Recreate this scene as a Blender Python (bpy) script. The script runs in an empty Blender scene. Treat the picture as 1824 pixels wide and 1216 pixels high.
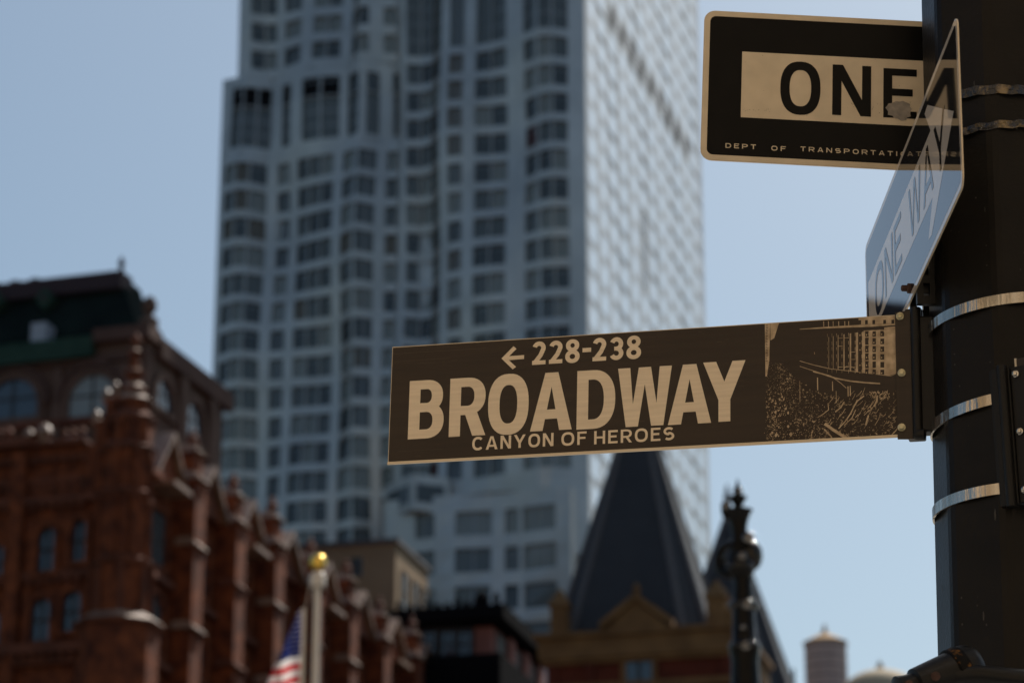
import bpy, math, random
from math import sin, cos, tan, radians, pi, hypot, atan2
from mathutils import Vector, Matrix

# ------------------------------------------------------------------ camera, sky, sun, exposure
scn = bpy.context.scene
COL = scn.collection
CAMZ = 1.6
FPX = 5067.0                      # focal length in photo pixels (100 mm on a 36 mm frame, 1824 px wide)
PITCH = radians(19.5)
cam_data = bpy.data.cameras.new('camera')
cam = bpy.data.objects.new('camera', cam_data); COL.objects.link(cam)
cam.location = (0, 0, CAMZ)
cam.rotation_euler = (radians(90) + PITCH, 0, 0)
cam_data.sensor_width = 36.0
cam_data.lens = 100.0
cam_data.clip_start = 0.05
cam_data.clip_end = 6000
cam_data.dof.use_dof = True
cam_data.dof.focus_distance = 5.28
cam_data.dof.aperture_fstop = 5.6
scn.camera = cam

SUN_AZ = radians(32)              # from straight ahead (+Y) towards the right (+X)
SUN_EL = radians(50)
world = bpy.data.worlds.new('World'); scn.world = world; world.use_nodes = True
wn = world.node_tree.nodes; wl = world.node_tree.links
bg = wn['Background']
sky = wn.new('ShaderNodeTexSky'); sky.sky_type = 'NISHITA'; sky.sun_disc = False
sky.sun_elevation = SUN_EL; sky.sun_rotation = SUN_AZ
sky.air_density = 1.0; sky.dust_density = 2.0; sky.ozone_density = 2.4
tint = wn.new('ShaderNodeMix'); tint.data_type = 'RGBA'; tint.blend_type = 'MULTIPLY'; tint.inputs[0].default_value = 1.0
wl.new(sky.outputs[0], tint.inputs[6]); tint.inputs[7].default_value = (0.975, 1.03, 0.955, 1)
wl.new(tint.outputs[2], bg.inputs[0]); bg.inputs[1].default_value = 0.078
sun_data = bpy.data.lights.new('sun', 'SUN'); sun_data.energy = 4.3; sun_data.angle = radians(0.55)
sun_data.color = (1.0, 0.93, 0.84)
sun = bpy.data.objects.new('sun', sun_data); COL.objects.link(sun)
SUN_DIR = Vector((sin(SUN_AZ)*cos(SUN_EL), cos(SUN_AZ)*cos(SUN_EL), sin(SUN_EL)))
sun.rotation_euler = SUN_DIR.to_track_quat('Z', 'Y').to_euler()
sun.location = (30, 30, 300)
scn.view_settings.view_transform = 'Standard'
scn.view_settings.look = 'None'
scn.view_settings.gamma = 1.0
scn.view_settings.use_curve_mapping = False
scn.view_settings.exposure = 0.35
scn.render.engine = 'CYCLES'
scn.cycles.max_bounces = 8

# ------------------------------------------------------------------ pixel -> direction helpers
def ray(x, y):
    u = (x - 912.0)/FPX; v = (608.0 - y)/FPX
    return Vector((u, cos(PITCH) - v*sin(PITCH), sin(PITCH) + v*cos(PITCH)))
CAM = Vector((0, 0, CAMZ))
def at_depth(x, y, Z): return CAM + ray(x, y)*Z
def at_y(x, y, Y):
    r = ray(x, y); return CAM + r*(Y/r.y)

class Frame:
    """A building's own axes: origin at its near right corner on the ground, x to the right along the front, y receding."""
    def __init__(self, px, py, Y, alpha):
        p = at_y(px, py, Y); self.o = Vector((p.x, p.y, 0)); a = radians(alpha); self.alpha = a
        self.a = Vector((cos(a), -sin(a), 0)); self.b = Vector((sin(a), cos(a), 0))
    def front(self, x, y, w=0.0):
        r = ray(x, y); t = (self.b.dot(self.o - CAM) + w)/self.b.dot(r); p = CAM + r*t
        return (p - self.o).dot(self.a), p.z
    def side(self, x, y, u=0.0):
        r = ray(x, y); t = (self.a.dot(self.o - CAM) + u)/self.a.dot(r); p = CAM + r*t
        return (p - self.o).dot(self.b), p.z
    def place(self, e):
        e.location = self.o; e.rotation_euler = (0, 0, -self.alpha)

# ------------------------------------------------------------------ materials
MATS = {}
def mat(name, col, rough=0.6, metal=0.0, spec=0.5, noise=None, noise_scale=5.0, detail=4.0, bump=0.0, bump_scale=None,
        coat=0.0, coat_rough=0.05, stretch=None, rough_var=0.0):
    m = bpy.data.materials.new(name); m.use_nodes = True
    nt = m.node_tree; b = nt.nodes['Principled BSDF']
    b.inputs['Base Color'].default_value = (*col, 1); b.inputs['Roughness'].default_value = rough
    b.inputs['Metallic'].default_value = metal; b.inputs['Specular IOR Level'].default_value = spec
    b.inputs['Coat Weight'].default_value = coat; b.inputs['Coat Roughness'].default_value = coat_rough
    tc = nt.nodes.new('ShaderNodeTexCoord'); mp = nt.nodes.new('ShaderNodeMapping')
    nt.links.new(tc.outputs['Object'], mp.inputs[0])
    if stretch: mp.inputs['Scale'].default_value = stretch
    nz = nt.nodes.new('ShaderNodeTexNoise'); nz.inputs['Scale'].default_value = noise_scale; nz.inputs['Detail'].default_value = detail
    nt.links.new(mp.outputs[0], nz.inputs['Vector'])
    if noise:
        cr = nt.nodes.new('ShaderNodeValToRGB')
        cr.color_ramp.elements[0].position = 0.3; cr.color_ramp.elements[1].position = 0.7
        cr.color_ramp.elements[0].color = (*noise, 1); cr.color_ramp.elements[1].color = (*col, 1)
        nt.links.new(nz.outputs['Fac'], cr.inputs[0]); nt.links.new(cr.outputs[0], b.inputs['Base Color'])
    if rough_var:
        mr = nt.nodes.new('ShaderNodeMapRange'); mr.inputs[3].default_value = max(0.02, rough - rough_var); mr.inputs[4].default_value = min(1, rough + rough_var)
        nt.links.new(nz.outputs['Fac'], mr.inputs[0]); nt.links.new(mr.outputs[0], b.inputs['Roughness'])
    if bump:
        n2 = nt.nodes.new('ShaderNodeTexNoise'); n2.inputs['Scale'].default_value = bump_scale or noise_scale*3; n2.inputs['Detail'].default_value = 5
        nt.links.new(mp.outputs[0], n2.inputs['Vector'])
        bp = nt.nodes.new('ShaderNodeBump'); bp.inputs['Strength'].default_value = bump; bp.inputs['Distance'].default_value = 0.05
        nt.links.new(n2.outputs['Fac'], bp.inputs['Height']); nt.links.new(bp.outputs[0], b.inputs['Normal'])
    MATS[name] = m; return m

M_asphalt = mat('asphalt', (0.055, 0.055, 0.056), 0.9, noise=(0.035, 0.035, 0.036), noise_scale=3, bump=0.3, bump_scale=60)
M_paving = mat('concrete_paving', (0.36, 0.34, 0.31), 0.85, noise=(0.25, 0.24, 0.22), noise_scale=2, bump=0.2, bump_scale=40)
M_kerb = mat('granite_kerb', (0.34, 0.33, 0.31), 0.8, noise=(0.24, 0.23, 0.22), noise_scale=12)
M_cream = mat('cream_terracotta', (0.66, 0.50, 0.33), 0.75, noise=(0.55, 0.40, 0.25), noise_scale=0.3)
# near things
M_pole = mat('black_pole_paint', (0.012, 0.0102, 0.0082), 0.36, spec=0.14, noise=(0.007, 0.0063, 0.0056), noise_scale=9, bump=0.06, bump_scale=120, rough_var=0.08)
M_black = mat('black_metal', (0.009, 0.0083, 0.0076), 0.42, spec=0.22, noise=(0.008, 0.008, 0.008), noise_scale=25, bump=0.05, bump_scale=200)
M_band = mat('stainless_band', (0.66, 0.62, 0.55), 0.22, metal=1.0, noise=(0.34, 0.30, 0.24), noise_scale=26, rough_var=0.14, bump=0.16, bump_scale=38, stretch=(1.6, 1.6, 0.12))
M_tape = mat('torn_clear_tape', (0.24, 0.17, 0.075), 0.18, spec=0.6, noise=(0.012, 0.010, 0.008), noise_scale=34, detail=3, bump=0.5, bump_scale=60)
_cr = [n for n in M_tape.node_tree.nodes if n.type == 'VALTORGB'][0].color_ramp; _cr.elements[0].position = 0.50; _cr.elements[1].position = 0.68  # sparse bright flecks in the colour stand for glints on crinkled tape
M_brownfilm = mat('brown_sign_film', (0.034, 0.0215, 0.013), 0.42, spec=0.35, noise=(0.020, 0.0125, 0.0078), noise_scale=16, detail=10, stretch=(0.25, 1, 3.2), rough_var=0.12, bump=0.05, bump_scale=60)
M_tanfilm = mat('cream_sign_film', (0.80, 0.665, 0.485), 0.5, spec=0.3, noise=(0.69, 0.565, 0.405), noise_scale=26, detail=3, stretch=(0.35, 1, 6))
M_print = mat('cream_print', (0.60, 0.46, 0.30), 0.5, spec=0.3, noise=(0.30, 0.215, 0.13), noise_scale=60, detail=6)
M_edge = mat('sign_aluminium_edge', (0.62, 0.52, 0.38), 0.45, metal=0.3)
M_blackfilm = mat('black_sign_film', (0.0052, 0.005, 0.0048), 0.35, spec=0.12, noise=(0.0035, 0.0034, 0.0033), noise_scale=18)
M_whitefilm = mat('aged_white_sign_film', (0.68, 0.575, 0.42), 0.45, spec=0.3, noise=(0.58, 0.49, 0.355), noise_scale=20, detail=8)
M_blackgloss = mat('glossy_black_sheeting', (0.010, 0.011, 0.013), 0.035, spec=0.5)
M_whitegloss = mat('glossy_white_sheeting', (0.50, 0.43, 0.36), 0.035, spec=0.5)
M_bolt = mat('zinc_bolt', (0.62, 0.56, 0.36), 0.35, metal=0.7, noise=(0.4, 0.36, 0.22), noise_scale=90)
M_rust = mat('rusty_bolt', (0.07, 0.03, 0.02), 0.8, noise=(0.035, 0.015, 0.01), noise_scale=150)
M_worn = mat('worn_bare_patch', (0.36, 0.32, 0.27), 0.6, noise=(0.20, 0.18, 0.16), noise_scale=70, detail=8)
M_rustring = mat('rust_flecked_collar', (0.17, 0.08, 0.018), 0.6, spec=0.1, noise=(0.006, 0.0055, 0.005), noise_scale=75, detail=6)
_cr = [n for n in M_rustring.node_tree.nodes if n.type == 'VALTORGB'][0].color_ramp; _cr.elements[0].position = 0.56; _cr.elements[1].position = 0.66
# lamp, flag
M_lamp = mat('black_iron', (0.005, 0.005, 0.005), 0.22, spec=0.10)
M_lampgloss = mat('polished_black_iron', (0.006, 0.006, 0.006), 0.08, spec=0.30)
M_glintbead = mat('glint_bead_metal', (0.13, 0.125, 0.12), 0.12, metal=1.0)
M_gold = mat('gilded_ball', (0.80, 0.52, 0.10), 0.18, metal=1.0)
M_polewhite = mat('flagpole_paint', (0.52, 0.47, 0.40), 0.45)
M_flagred = mat('flag_red', (0.50, 0.014, 0.022), 0.75, spec=0.1)
M_flagwhite = mat('flag_white', (0.70, 0.68, 0.66), 0.75, spec=0.1)
M_flagblue = mat('flag_blue', (0.006, 0.014, 0.10), 0.75, spec=0.1)
for m_ in (M_flagred, M_flagwhite, M_flagblue):        # thin nylon lets the sun through
    nt_ = m_.node_tree; pb_ = nt_.nodes['Principled BSDF']; tr_ = nt_.nodes.new('ShaderNodeBsdfTranslucent'); mx_ = nt_.nodes.new('ShaderNodeMixShader')
    tr_.inputs[0].default_value = pb_.inputs['Base Color'].default_value; mx_.inputs[0].default_value = 0.6
    nt_.links.new(pb_.outputs[0], mx_.inputs[1]); nt_.links.new(tr_.outputs[0], mx_.inputs[2]); nt_.links.new(mx_.outputs[0], nt_.nodes['Material Output'].inputs[0])
# buildings
M_steel = mat('tower_steel', (0.50, 0.492, 0.475), 0.40, metal=0.60, noise=(0.40, 0.394, 0.382), noise_scale=0.35, detail=6)
M_steelside = M_steel
M_glassA = mat('window_glass_dark', (0.066, 0.079, 0.085), 0.10, spec=0.45)
M_glassB = mat('window_glass_blind', (0.21, 0.235, 0.23), 0.18, spec=0.45)
M_glassC = mat('window_glass_grey', (0.11, 0.128, 0.132), 0.12, spec=0.45)
M_glassD = mat('window_glass_amber', (0.12, 0.108, 0.085), 0.2, spec=0.4)
M_glassR = mat('window_red_curtain', (0.07, 0.022, 0.02), 0.3, spec=0.4)
M_louver = mat('dark_louvre', (0.008, 0.008, 0.010), 0.8, spec=0.1)
M_mull = mat('window_mullion', (0.24, 0.255, 0.27), 0.45, metal=0.5)
M_brick = mat('red_brick', (0.215, 0.058, 0.020), 0.85, spec=0.2, noise=(0.048, 0.014, 0.008), noise_scale=1.3, detail=8)
M_brickl = mat('terracotta_trim', (0.165, 0.052, 0.026), 0.8, spec=0.25, noise=(0.075, 0.025, 0.014), noise_scale=0.7, detail=6)
M_cap = mat('glazed_terracotta_coping', (0.33, 0.215, 0.145), 0.5, spec=0.5, noise=(0.13, 0.070, 0.046), noise_scale=0.8)
M_blueglass = mat('old_window_glass', (0.03, 0.045, 0.065), 0.05, spec=0.8)
M_reveal = mat('dark_window_frame', (0.02, 0.015, 0.013), 0.7)
M_brownstone = mat('brownstone', (0.135, 0.085, 0.066), 0.9, spec=0.2, noise=(0.09, 0.055, 0.042), noise_scale=0.4, detail=5)
M_greenroof = mat('patina_slate', (0.014, 0.022, 0.020), 0.9, spec=0.04, noise=(0.009, 0.013, 0.013), noise_scale=0.4)
M_copper = mat('green_copper', (0.036, 0.072, 0.055), 0.85, spec=0.1, noise=(0.02, 0.045, 0.034), noise_scale=0.6)
M_ridge = mat('red_roof_ridge', (0.032, 0.016, 0.020), 0.8)
M_beige = mat('beige_render', (0.30, 0.215, 0.135), 0.9, spec=0.2, noise=(0.24, 0.17, 0.105), noise_scale=0.3)
M_blackiron = mat('black_cornice', (0.007, 0.007, 0.008), 1.0, spec=0.02)
M_browntrim = mat('brownstone_trim', (0.105, 0.062, 0.050), 0.9, spec=0.2, noise=(0.07, 0.041, 0.034), noise_scale=0.5)
M_pink = mat('pink_brick', (0.27, 0.115, 0.092), 0.9, spec=0.2, noise=(0.18, 0.075, 0.06), noise_scale=0.8)
M_slate = mat('blue_slate', (0.033, 0.034, 0.039), 0.6, spec=0.35, noise=(0.024, 0.025, 0.029), noise_scale=0.8, detail=6)
M_lead = mat('lead_ridge', (0.085, 0.08, 0.083), 0.7)
M_tanstone = mat('tan_stone', (0.215, 0.122, 0.052), 0.9, spec=0.2, noise=(0.13, 0.072, 0.032), noise_scale=0.6)
M_orangebrick = mat('orange_brick', (0.125, 0.030, 0.016), 0.9, spec=0.2, noise=(0.08, 0.02, 0.012), noise_scale=0.6)
M_wood = mat('weathered_tank_wood', (0.62, 0.47, 0.41), 0.9, spec=0.2, noise=(0.46, 0.35, 0.31), noise_scale=1.5, stretch=(4, 4, 0.3))
M_tankroof = mat('tan_tank_roof', (0.42, 0.26, 0.115), 0.85, noise=(0.32, 0.19, 0.085), noise_scale=1.0)
M_pale = mat('pale_stone_dome', (0.45, 0.36, 0.24), 0.85)

# ------------------------------------------------------------------ mesh helpers
class MB:
    def __init__(self): self.v = []; self.f = []; self.mi = []
    def poly(self, pts, mi=0):
        n = len(self.v); self.v += [tuple(p) for p in pts]; self.f.append(tuple(range(n, n+len(pts)))); self.mi.append(mi)
    def box(self, x0, x1, y0, y1, z0, z1, mi=0):
        n = len(self.v)
        self.v += [(x0,y0,z0),(x1,y0,z0),(x1,y1,z0),(x0,y1,z0),(x0,y0,z1),(x1,y0,z1),(x1,y1,z1),(x0,y1,z1)]
        for q in ((3,2,1,0),(4,5,6,7),(0,1,5,4),(1,2,6,5),(2,3,7,6),(3,0,4,7)):
            self.f.append(tuple(n+i for i in q)); self.mi.append(mi)
        return self
    def hexa(self, bottom, top, mi=0):
        """prism between two rings of equal count"""
        n = len(self.v); k = len(bottom); self.v += [tuple(p) for p in bottom] + [tuple(p) for p in top]
        self.f.append(tuple(n+i for i in reversed(range(k)))); self.f.append(tuple(n+k+i for i in range(k)))
        for i in range(k):
            j = (i+1) % k; self.f.append((n+i, n+j, n+k+j, n+k+i))
        self.mi += [mi]*(k+2); return self
    def lathe(self, prof, c=(0,0,0), seg=16, phase=0.0, axis=None, cap=True, mi=0):
        """prof: (radius, height) pairs; axis: optional 3x3 matrix"""
        n = len(self.v); c = Vector(c)
        for r, h in prof:
            for i in range(seg):
                a = phase + 2*pi*i/seg; p = Vector((r*cos(a), r*sin(a), h))
                if axis is not None: p = axis @ p
                self.v.append(tuple(p + c))
        for k in range(len(prof)-1):
            for i in range(seg):
                j = (i+1) % seg
                self.f.append((n+k*seg+i, n+k*seg+j, n+(k+1)*seg+j, n+(k+1)*seg+i)); self.mi.append(mi)
        if cap:
            self.f.append(tuple(n+i for i in reversed(range(seg)))); self.f.append(tuple(n+(len(prof)-1)*seg+i for i in range(seg))); self.mi += [mi, mi]
        return self
    def tube(self, pts, rad, seg=8, mi=0):
        pts = [Vector(p) for p in pts]; n = len(self.v); up = Vector((0.31, 0.17, 0.93)).normalized()
        rads = rad if isinstance(rad, (list, tuple)) else [rad]*len(pts)
        for k, p in enumerate(pts):
            t = (pts[min(k+1, len(pts)-1)] - pts[max(k-1, 0)]).normalized()
            s = t.cross(up).normalized(); q = s.cross(t)
            for i in range(seg):
                a = 2*pi*i/seg; self.v.append(tuple(p + (s*cos(a) + q*sin(a))*rads[k]))
        for k in range(len(pts)-1):
            for i in range(seg):
                j = (i+1) % seg; self.f.append((n+k*seg+i, n+k*seg+j, n+(k+1)*seg+j, n+(k+1)*seg+i)); self.mi.append(mi)
        self.f.append(tuple(n+i for i in reversed(range(seg)))); self.f.append(tuple(n+(len(pts)-1)*seg+i for i in range(seg))); self.mi += [mi, mi]
        return self
    def build(self, name, m, parent=None, smooth=False, bevel=0.0):
        me = bpy.data.meshes.new(name); me.from_pydata(self.v, [], self.f); me.validate()
        ms = m if isinstance(m, (list, tuple)) else [m]
        for x in ms: me.materials.append(x)
        if len(ms) > 1 and len(me.polygons) == len(self.mi): me.polygons.foreach_set('material_index', self.mi)
        if smooth:
            me.polygons.foreach_set('use_smooth', [True]*len(me.polygons))
            me.set_sharp_from_angle(angle=radians(40))
        me.update()
        o = bpy.data.objects.new(name, me); COL.objects.link(o)
        if parent: o.parent = parent
        if bevel:
            b = o.modifiers.new('edge', 'BEVEL'); b.width = bevel; b.segments = 2; b.limit_method = 'ANGLE'; b.angle_limit = radians(35)
        return o
def box(name, m, parent, *a, **k): return MB().box(*a).build(name, m, parent, **k)
def tag(o, label, cat, group=None):
    o['label'] = label; o['category'] = cat
    if group: o['group'] = group
    return o
def thing(name, label, cat, loc=(0,0,0), rot=(0,0,0), group=None):
    o = bpy.data.objects.new(name, None); COL.objects.link(o); o.location = loc; o.rotation_euler = rot
    o.empty_display_size = 0.2
    return tag(o, label, cat, group)
def structure(o): o['kind'] = 'structure'; return o
def stuff(o): o['kind'] = 'stuff'; return o
rnd = random.Random(11)

# ------------------------------------------------------------------ the setting
structure(MB().box(-1500, 1500, -400, 3000, -0.5, 0.0).build('ground', M_asphalt))
structure(box('pavement', M_paving, None, -60, 60, 3.6, 30, 0.002, 0.15))
structure(box('kerb', M_kerb, None, -60, 60, 3.3, 3.596, 0.002, 0.152))
structure(box('opposite_pavement', M_paving, None, -60, 60, -22, -3.5, 0.002, 0.15))

# cream tower block across the street: it stands behind the photographer and throws warm sunlight on the signs
t = thing('office_building', 'cream terracotta office block across the street, behind the photographer', 'building', (0, -16, 0))
wall = MB().box(-46, 46, -20, -0.6, 0.15, 95).build('wall', M_cream, t)
for i in range(24):
    x = -46 + i*4.0; box('pier', M_cream, t, x-0.6, x+0.6, -0.597, 0.0, 0.15, 95)
wm = MB(); wm.box(-1.1, 1.1, -0.5, -0.4, -1.1, 1.1); first = None
for i in range(23):
    for k in range(11):
        if first is None:
            o = wm.build('window', M_glassC, t); first = o
        else:
            o = first.copy(); COL.objects.link(o)
        o.location = (-44 + i*4.0, -0.05, 5 + k*4.2)
box('cornice', M_cream, t, -46.8, 46.8, -20.5, 0.9, 95.01, 97)

# ------------------------------------------------------------------ glass-and-steel tower
TW = Frame(1046, 500, 255, 16)
tower = thing('skyscraper', 'very tall rippled stainless steel residential tower with rows of windows', 'skyscraper'); TW.place(tower)
UL = TW.front(384, 500)[0]; UL2 = TW.front(428, 60)[0]; UM = TW.front(709, 540)[0]
def smooth_interp(pts, u):
    if u <= pts[0][0]: return pts[0][1]
    for (a, da), (b, db) in zip(pts, pts[1:]):
        if u <= b:
            s = (u-a)/(b-a); s = s*s*(3-2*s); return da + (db-da)*s
    return pts[-1][1]
WAVE = [(TW.front(x, 540)[0], d) for x, d in ((384, 0.0), (428, 0.9), (470, -0.7), (557, 0.1), (612, 0.1), (640, 1.3), (668, 0.1), (690, -0.7), (716, 0.0), (752, -0.9), (795, 0.9), (838, 0.9), (880, 1.0), (930, 1.2), (985, 2.2), (1024, 1.4), (1046, 0.0))]
def disp(u, z):
    e = min(1.0, min(u - UL, -u)/3.0); e = max(0.0, e)
    return smooth_interp(WAVE, u) + e*(0.42*sin(z*0.13 + u*0.5) + 0.22*sin(z*0.29 - u*0.33 + 1.0))
def facade(parent, u0, u1, cols, z0, z1, rows, fmap, wave, cladmat, winmats, name='steel_cladding', recess=0.35, join=False, special=None):
    """cols: (ua, ub, mullions); rows: (za, zb, kind). A real skin with recessed openings."""
    us = sorted(set([u0, u1] + [c for col in cols for c in col[:2]]))
    fine = []
    for a, b in zip(us, us[1:]):
        n = max(1, int((b-a)/1.2)) if not any(abs(c[0]-a) < 1e-6 for c in cols) else 1
        fine += [a + (b-a)*i/n for i in range(n)]
    fine.append(us[-1])
    zs = sorted(set([z0, z1] + [r for row in rows for r in row[:2]]))
    fz = []
    for a, b in zip(zs, zs[1:]):
        n = max(1, int((b-a)/6)) if b-a > 6 and not any(abs(r[0]-a) < 1e-6 for r in rows) else 1
        fz += [a + (b-a)*i/n for i in range(n)]
    fz.append(zs[-1])
    P = lambda u, z, out=0.0: fmap(u, z, wave(u, z) + out)
    mb = MB(); gm = MB(); mm = MB(); made = []
    iswin_u = {round(c[0], 5): c for c in cols}; iswin_z = {round(r[0], 5): r for r in rows}
    for i in range(len(fine)-1):
        a, b = fine[i], fine[i+1]; cw = iswin_u.get(round(a, 5))
        for k in range(len(fz)-1):
            c, d = fz[k], fz[k+1]; rw = iswin_z.get(round(c, 5))
            if cw and rw:
                o = [(a, c), (b, c), (b, d), (a, d)]
                for q in range(4):
                    s, e = o[q], o[(q+1) % 4]
                    mb.poly([P(*s), P(*e), P(*e, -recess-0.02), P(*s, -recess-0.02)])
                if join is True or (callable(join) and join(a, c)):
                    gm.poly([P(*p, -recess) for p in o], (special(a, c) if special else 0) if join is True else int(rnd.random()*2.99))
                    continue
                g = MB()
                r = rnd.random()
                kinds = winmats
                g.poly([P(*p, -recess) for p in o])
                m0 = kinds[0] if r < 0.36 else kinds[1] if r < 0.66 else kinds[2] if r < 0.98 else kinds[3]
                if special:
                    sp = special(a, c)
                    if sp is not None: m0 = sp
                w = g.build('window', m0, parent)
                nm = cw[2]
                for j in range(1, nm+1):
                    uu = a + (b-a)*j/(nm+1); m_ = MB()
                    m_.poly([P(uu-0.09, c, -recess+0.06), P(uu+0.09, c, -recess+0.06), P(uu+0.09, d, -recess+0.06), P(uu-0.09, d, -recess+0.06)])
                    m_.poly([P(uu-0.09, c, -recess+0.06), P(uu-0.09, d, -recess+0.06), P(uu-0.09, d, -recess), P(uu-0.09, c, -recess)])
                    m_.poly([P(uu+0.09, c, -recess+0.06), P(uu+0.09, d, -recess+0.06), P(uu+0.09, d, -recess), P(uu+0.09, c, -recess)])
                    m_.build('mullion', M_mull, w)
                if d - c > 3.5:
                    for j in range(1, int((d-c)/1.9)+1):
                        zz = c + (d-c)*j/(int((d-c)/1.9)+1)
                        m_ = MB(); m_.poly([P(a, zz-0.1, -recess+0.05), P(b, zz-0.1, -recess+0.05), P(b, zz+0.1, -recess+0.05), P(a, zz+0.1, -recess+0.05)]); m_.build('transom', M_mull, w)
                elif nm == 0 and r < 0.6:
                    m_ = MB(); m_.poly([P(a, d-0.5, -recess+0.05), P(b, d-0.5, -recess+0.05), P(b, d-0.4, -recess+0.05), P(a, d-0.4, -recess+0.05)]); m_.build('transom', M_mull, w)
            else:
                mb.poly([P(a, c), P(b, c), P(b, d), P(a, d)])
    mb.build(name, cladmat, parent)
    if gm.v: stuff(gm.build('window_glass', winmats, parent))
FRONT = lambda u, z, out: (u, -out, z)
def cols_px(lst, y=540): return [(TW.front(a, y)[0], TW.front(b, y)[0], n) for a, b, n in lst]
ztop = lambda x, y: TW.front(x, y)[1]
left_cols = cols_px([(394, 416, 0), (418, 439, 0), (441, 463, 0), (482, 506, 1), (522, 544, 0), (546, 567, 0), (569, 591, 0), (607, 635, 1), (639, 665, 1), (681, 701, 0)])
right_cols = cols_px([(719, 741, 0), (743, 763, 0), (765, 786, 0), (802, 827, 1), (849, 877, 0), (879, 907, 0), (942, 967, 0), (972, 995, 0), (997, 1021, 0)])
Z0 = 106.6 + CAMZ
low_rows = [(Z0 - 2.12 - 3.0*k, Z0 + 0.06 - 3.0*k, 'w') for k in range(-2, 17)]
mech = ztop(570, 250), ztop(570, 141)
SILL = 52.0
def sp_left(a, c):
    return None
low_rows = [q for q in low_rows if q[1] < mech[0] - 0.6]
facade(tower, UL, UM, left_cols, SILL, mech[0]-0.5, low_rows, FRONT, disp, M_steel, [M_glassA, M_glassB, M_glassC, M_glassD], join=lambda a, c: c < Z0 - 36.5 or (a < TW.front(470, 800)[0] and c < Z0 - 27))
mech_cols = cols_px([(414, 434, 0), (436, 456, 0), (458, 477, 0), (499, 516, 0), (540, 572, 0), (575, 606, 0), (620, 644, 0), (655, 673, 0), (693, 706, 0)], 200)
facade(tower, UL, UM, mech_cols, mech[0]-0.497, mech[1]+1.2, [(mech[0], mech[1]-2.2, 'w'), (mech[1]-2.1, mech[1], 'w')], FRONT, disp, M_steel,
       [M_glassA, M_glassB, M_glassC, M_glassD], special=lambda a, c: (M_louver if a < TW.front(610, 540)[0] else M_glassA) if c > mech[1]-3 else M_glassC)
up_cols = cols_px([(450, 469, 0), (471, 490, 0), (505, 537, 1), (559, 583, 0), (585, 608, 0), (627, 643, 0), (645, 661, 0), (683, 703, 0)], 60)
zb = mech[1] + 1.2
zh = zb + 0.003 + 12.2
facade(tower, UL2, UM, up_cols, zb + 0.003, zh, [(zb + 0.9 + 3.0*k, zb + 2.9 + 3.0*k, 'w') for k in range(4)], FRONT, disp, M_steel, [M_glassA, M_glassB, M_glassC, M_glassD])
high_rows = [(zh + 0.9 + 3.0*k, zh + 2.9 + 3.0*k, 'w') for k in range(int((159 - zh)/3.0))]
pick3 = lambda a, c: int(rnd.random()*2.99)
facade(tower, UL2, UM, up_cols, zh + 0.003, 160, high_rows, FRONT, disp, M_steel, [M_glassA, M_glassB, M_glassC], join=True, special=pick3)
box('setback_roof', M_steel, tower, UL, UL2, 1.5, 30, 60, zb - 0.05)
zr = ztop(985, 68)
sp_r = lambda a, c: M_glassC if c > zr - 0.3 else (M_glassR if rnd.random() < 0.03 else (M_glassD if abs(a - TW.front(803, 540)[0]) < 0.2 and rnd.random() < 0.35 else None))
zstep = ztop(870, 893)
r_rows = [(Z0 - 2.12 - 3.0*k, Z0 + 0.06 - 3.0*k, 'w') for k in range(-5, 11) if Z0 - 2.0 - 3.0*k > zstep + 0.4]
facade(tower, UM + 0.003, 0.0, right_cols, zstep - 6, zr + 7.8, r_rows + [(zr, zr + 7.0, 'w')], FRONT, disp, M_steel, [M_glassA, M_glassB, M_glassC, M_glassA], special=sp_r, join=lambda a, c: ztop(985, 780) < c < ztop(850, 640))   # storeys behind the street sign
facade(tower, UM + 0.003, 0.0, right_cols, zr + 7.803, 160, [(zr + 8.4 + 3.0*k, zr + 10.5 + 3.0*k, 'w') for k in range(int((159 - zr - 8)/3.0))], FRONT, disp, M_steel, [M_glassA, M_glassB, M_glassC], join=True, special=pick3)
# lower storeys step forward on the right
lz = [ztop(960, y) for y in (916, 982, 1050)]
lrows = [(z - 2.35, z, 'w') for z in lz] + [(lz[2] - 3.65 - 2.35, lz[2] - 3.65, 'w')]
lcols = cols_px([(757, 792, 1), (828, 890, 1), (913, 938, 0), (946, 1006, 2)], 980)
UB = TW.front(696, 980)[0]
disp2 = lambda u, z: 2.9 + 0.35*sin(u*0.5 + z*0.2)
facade(tower, UB, TW.front(1032, 980)[0], lcols, SILL, zstep, lrows, FRONT, disp2, M_steel, [M_glassC, M_glassB, M_glassC, M_glassA])
mb = MB()
mb.poly([(UB, -2.9, zstep), (TW.front(1032, 980)[0], -2.9, zstep), (TW.front(1032, 980)[0], 1, zstep), (UB, 1, zstep)])
mb.poly([(UB, -3.0, SILL), (UB, -3.0, zstep), (UB, 1, zstep), (UB, 1, SILL)])
u1 = TW.front(1032, 980)[0]
mb.poly([(u1, -3.0, SILL), (u1, -3.0, zstep), (u1, 1, zstep), (u1, 1, SILL)])
mb.build('lower_storeys_return', M_steel, tower)
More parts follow.
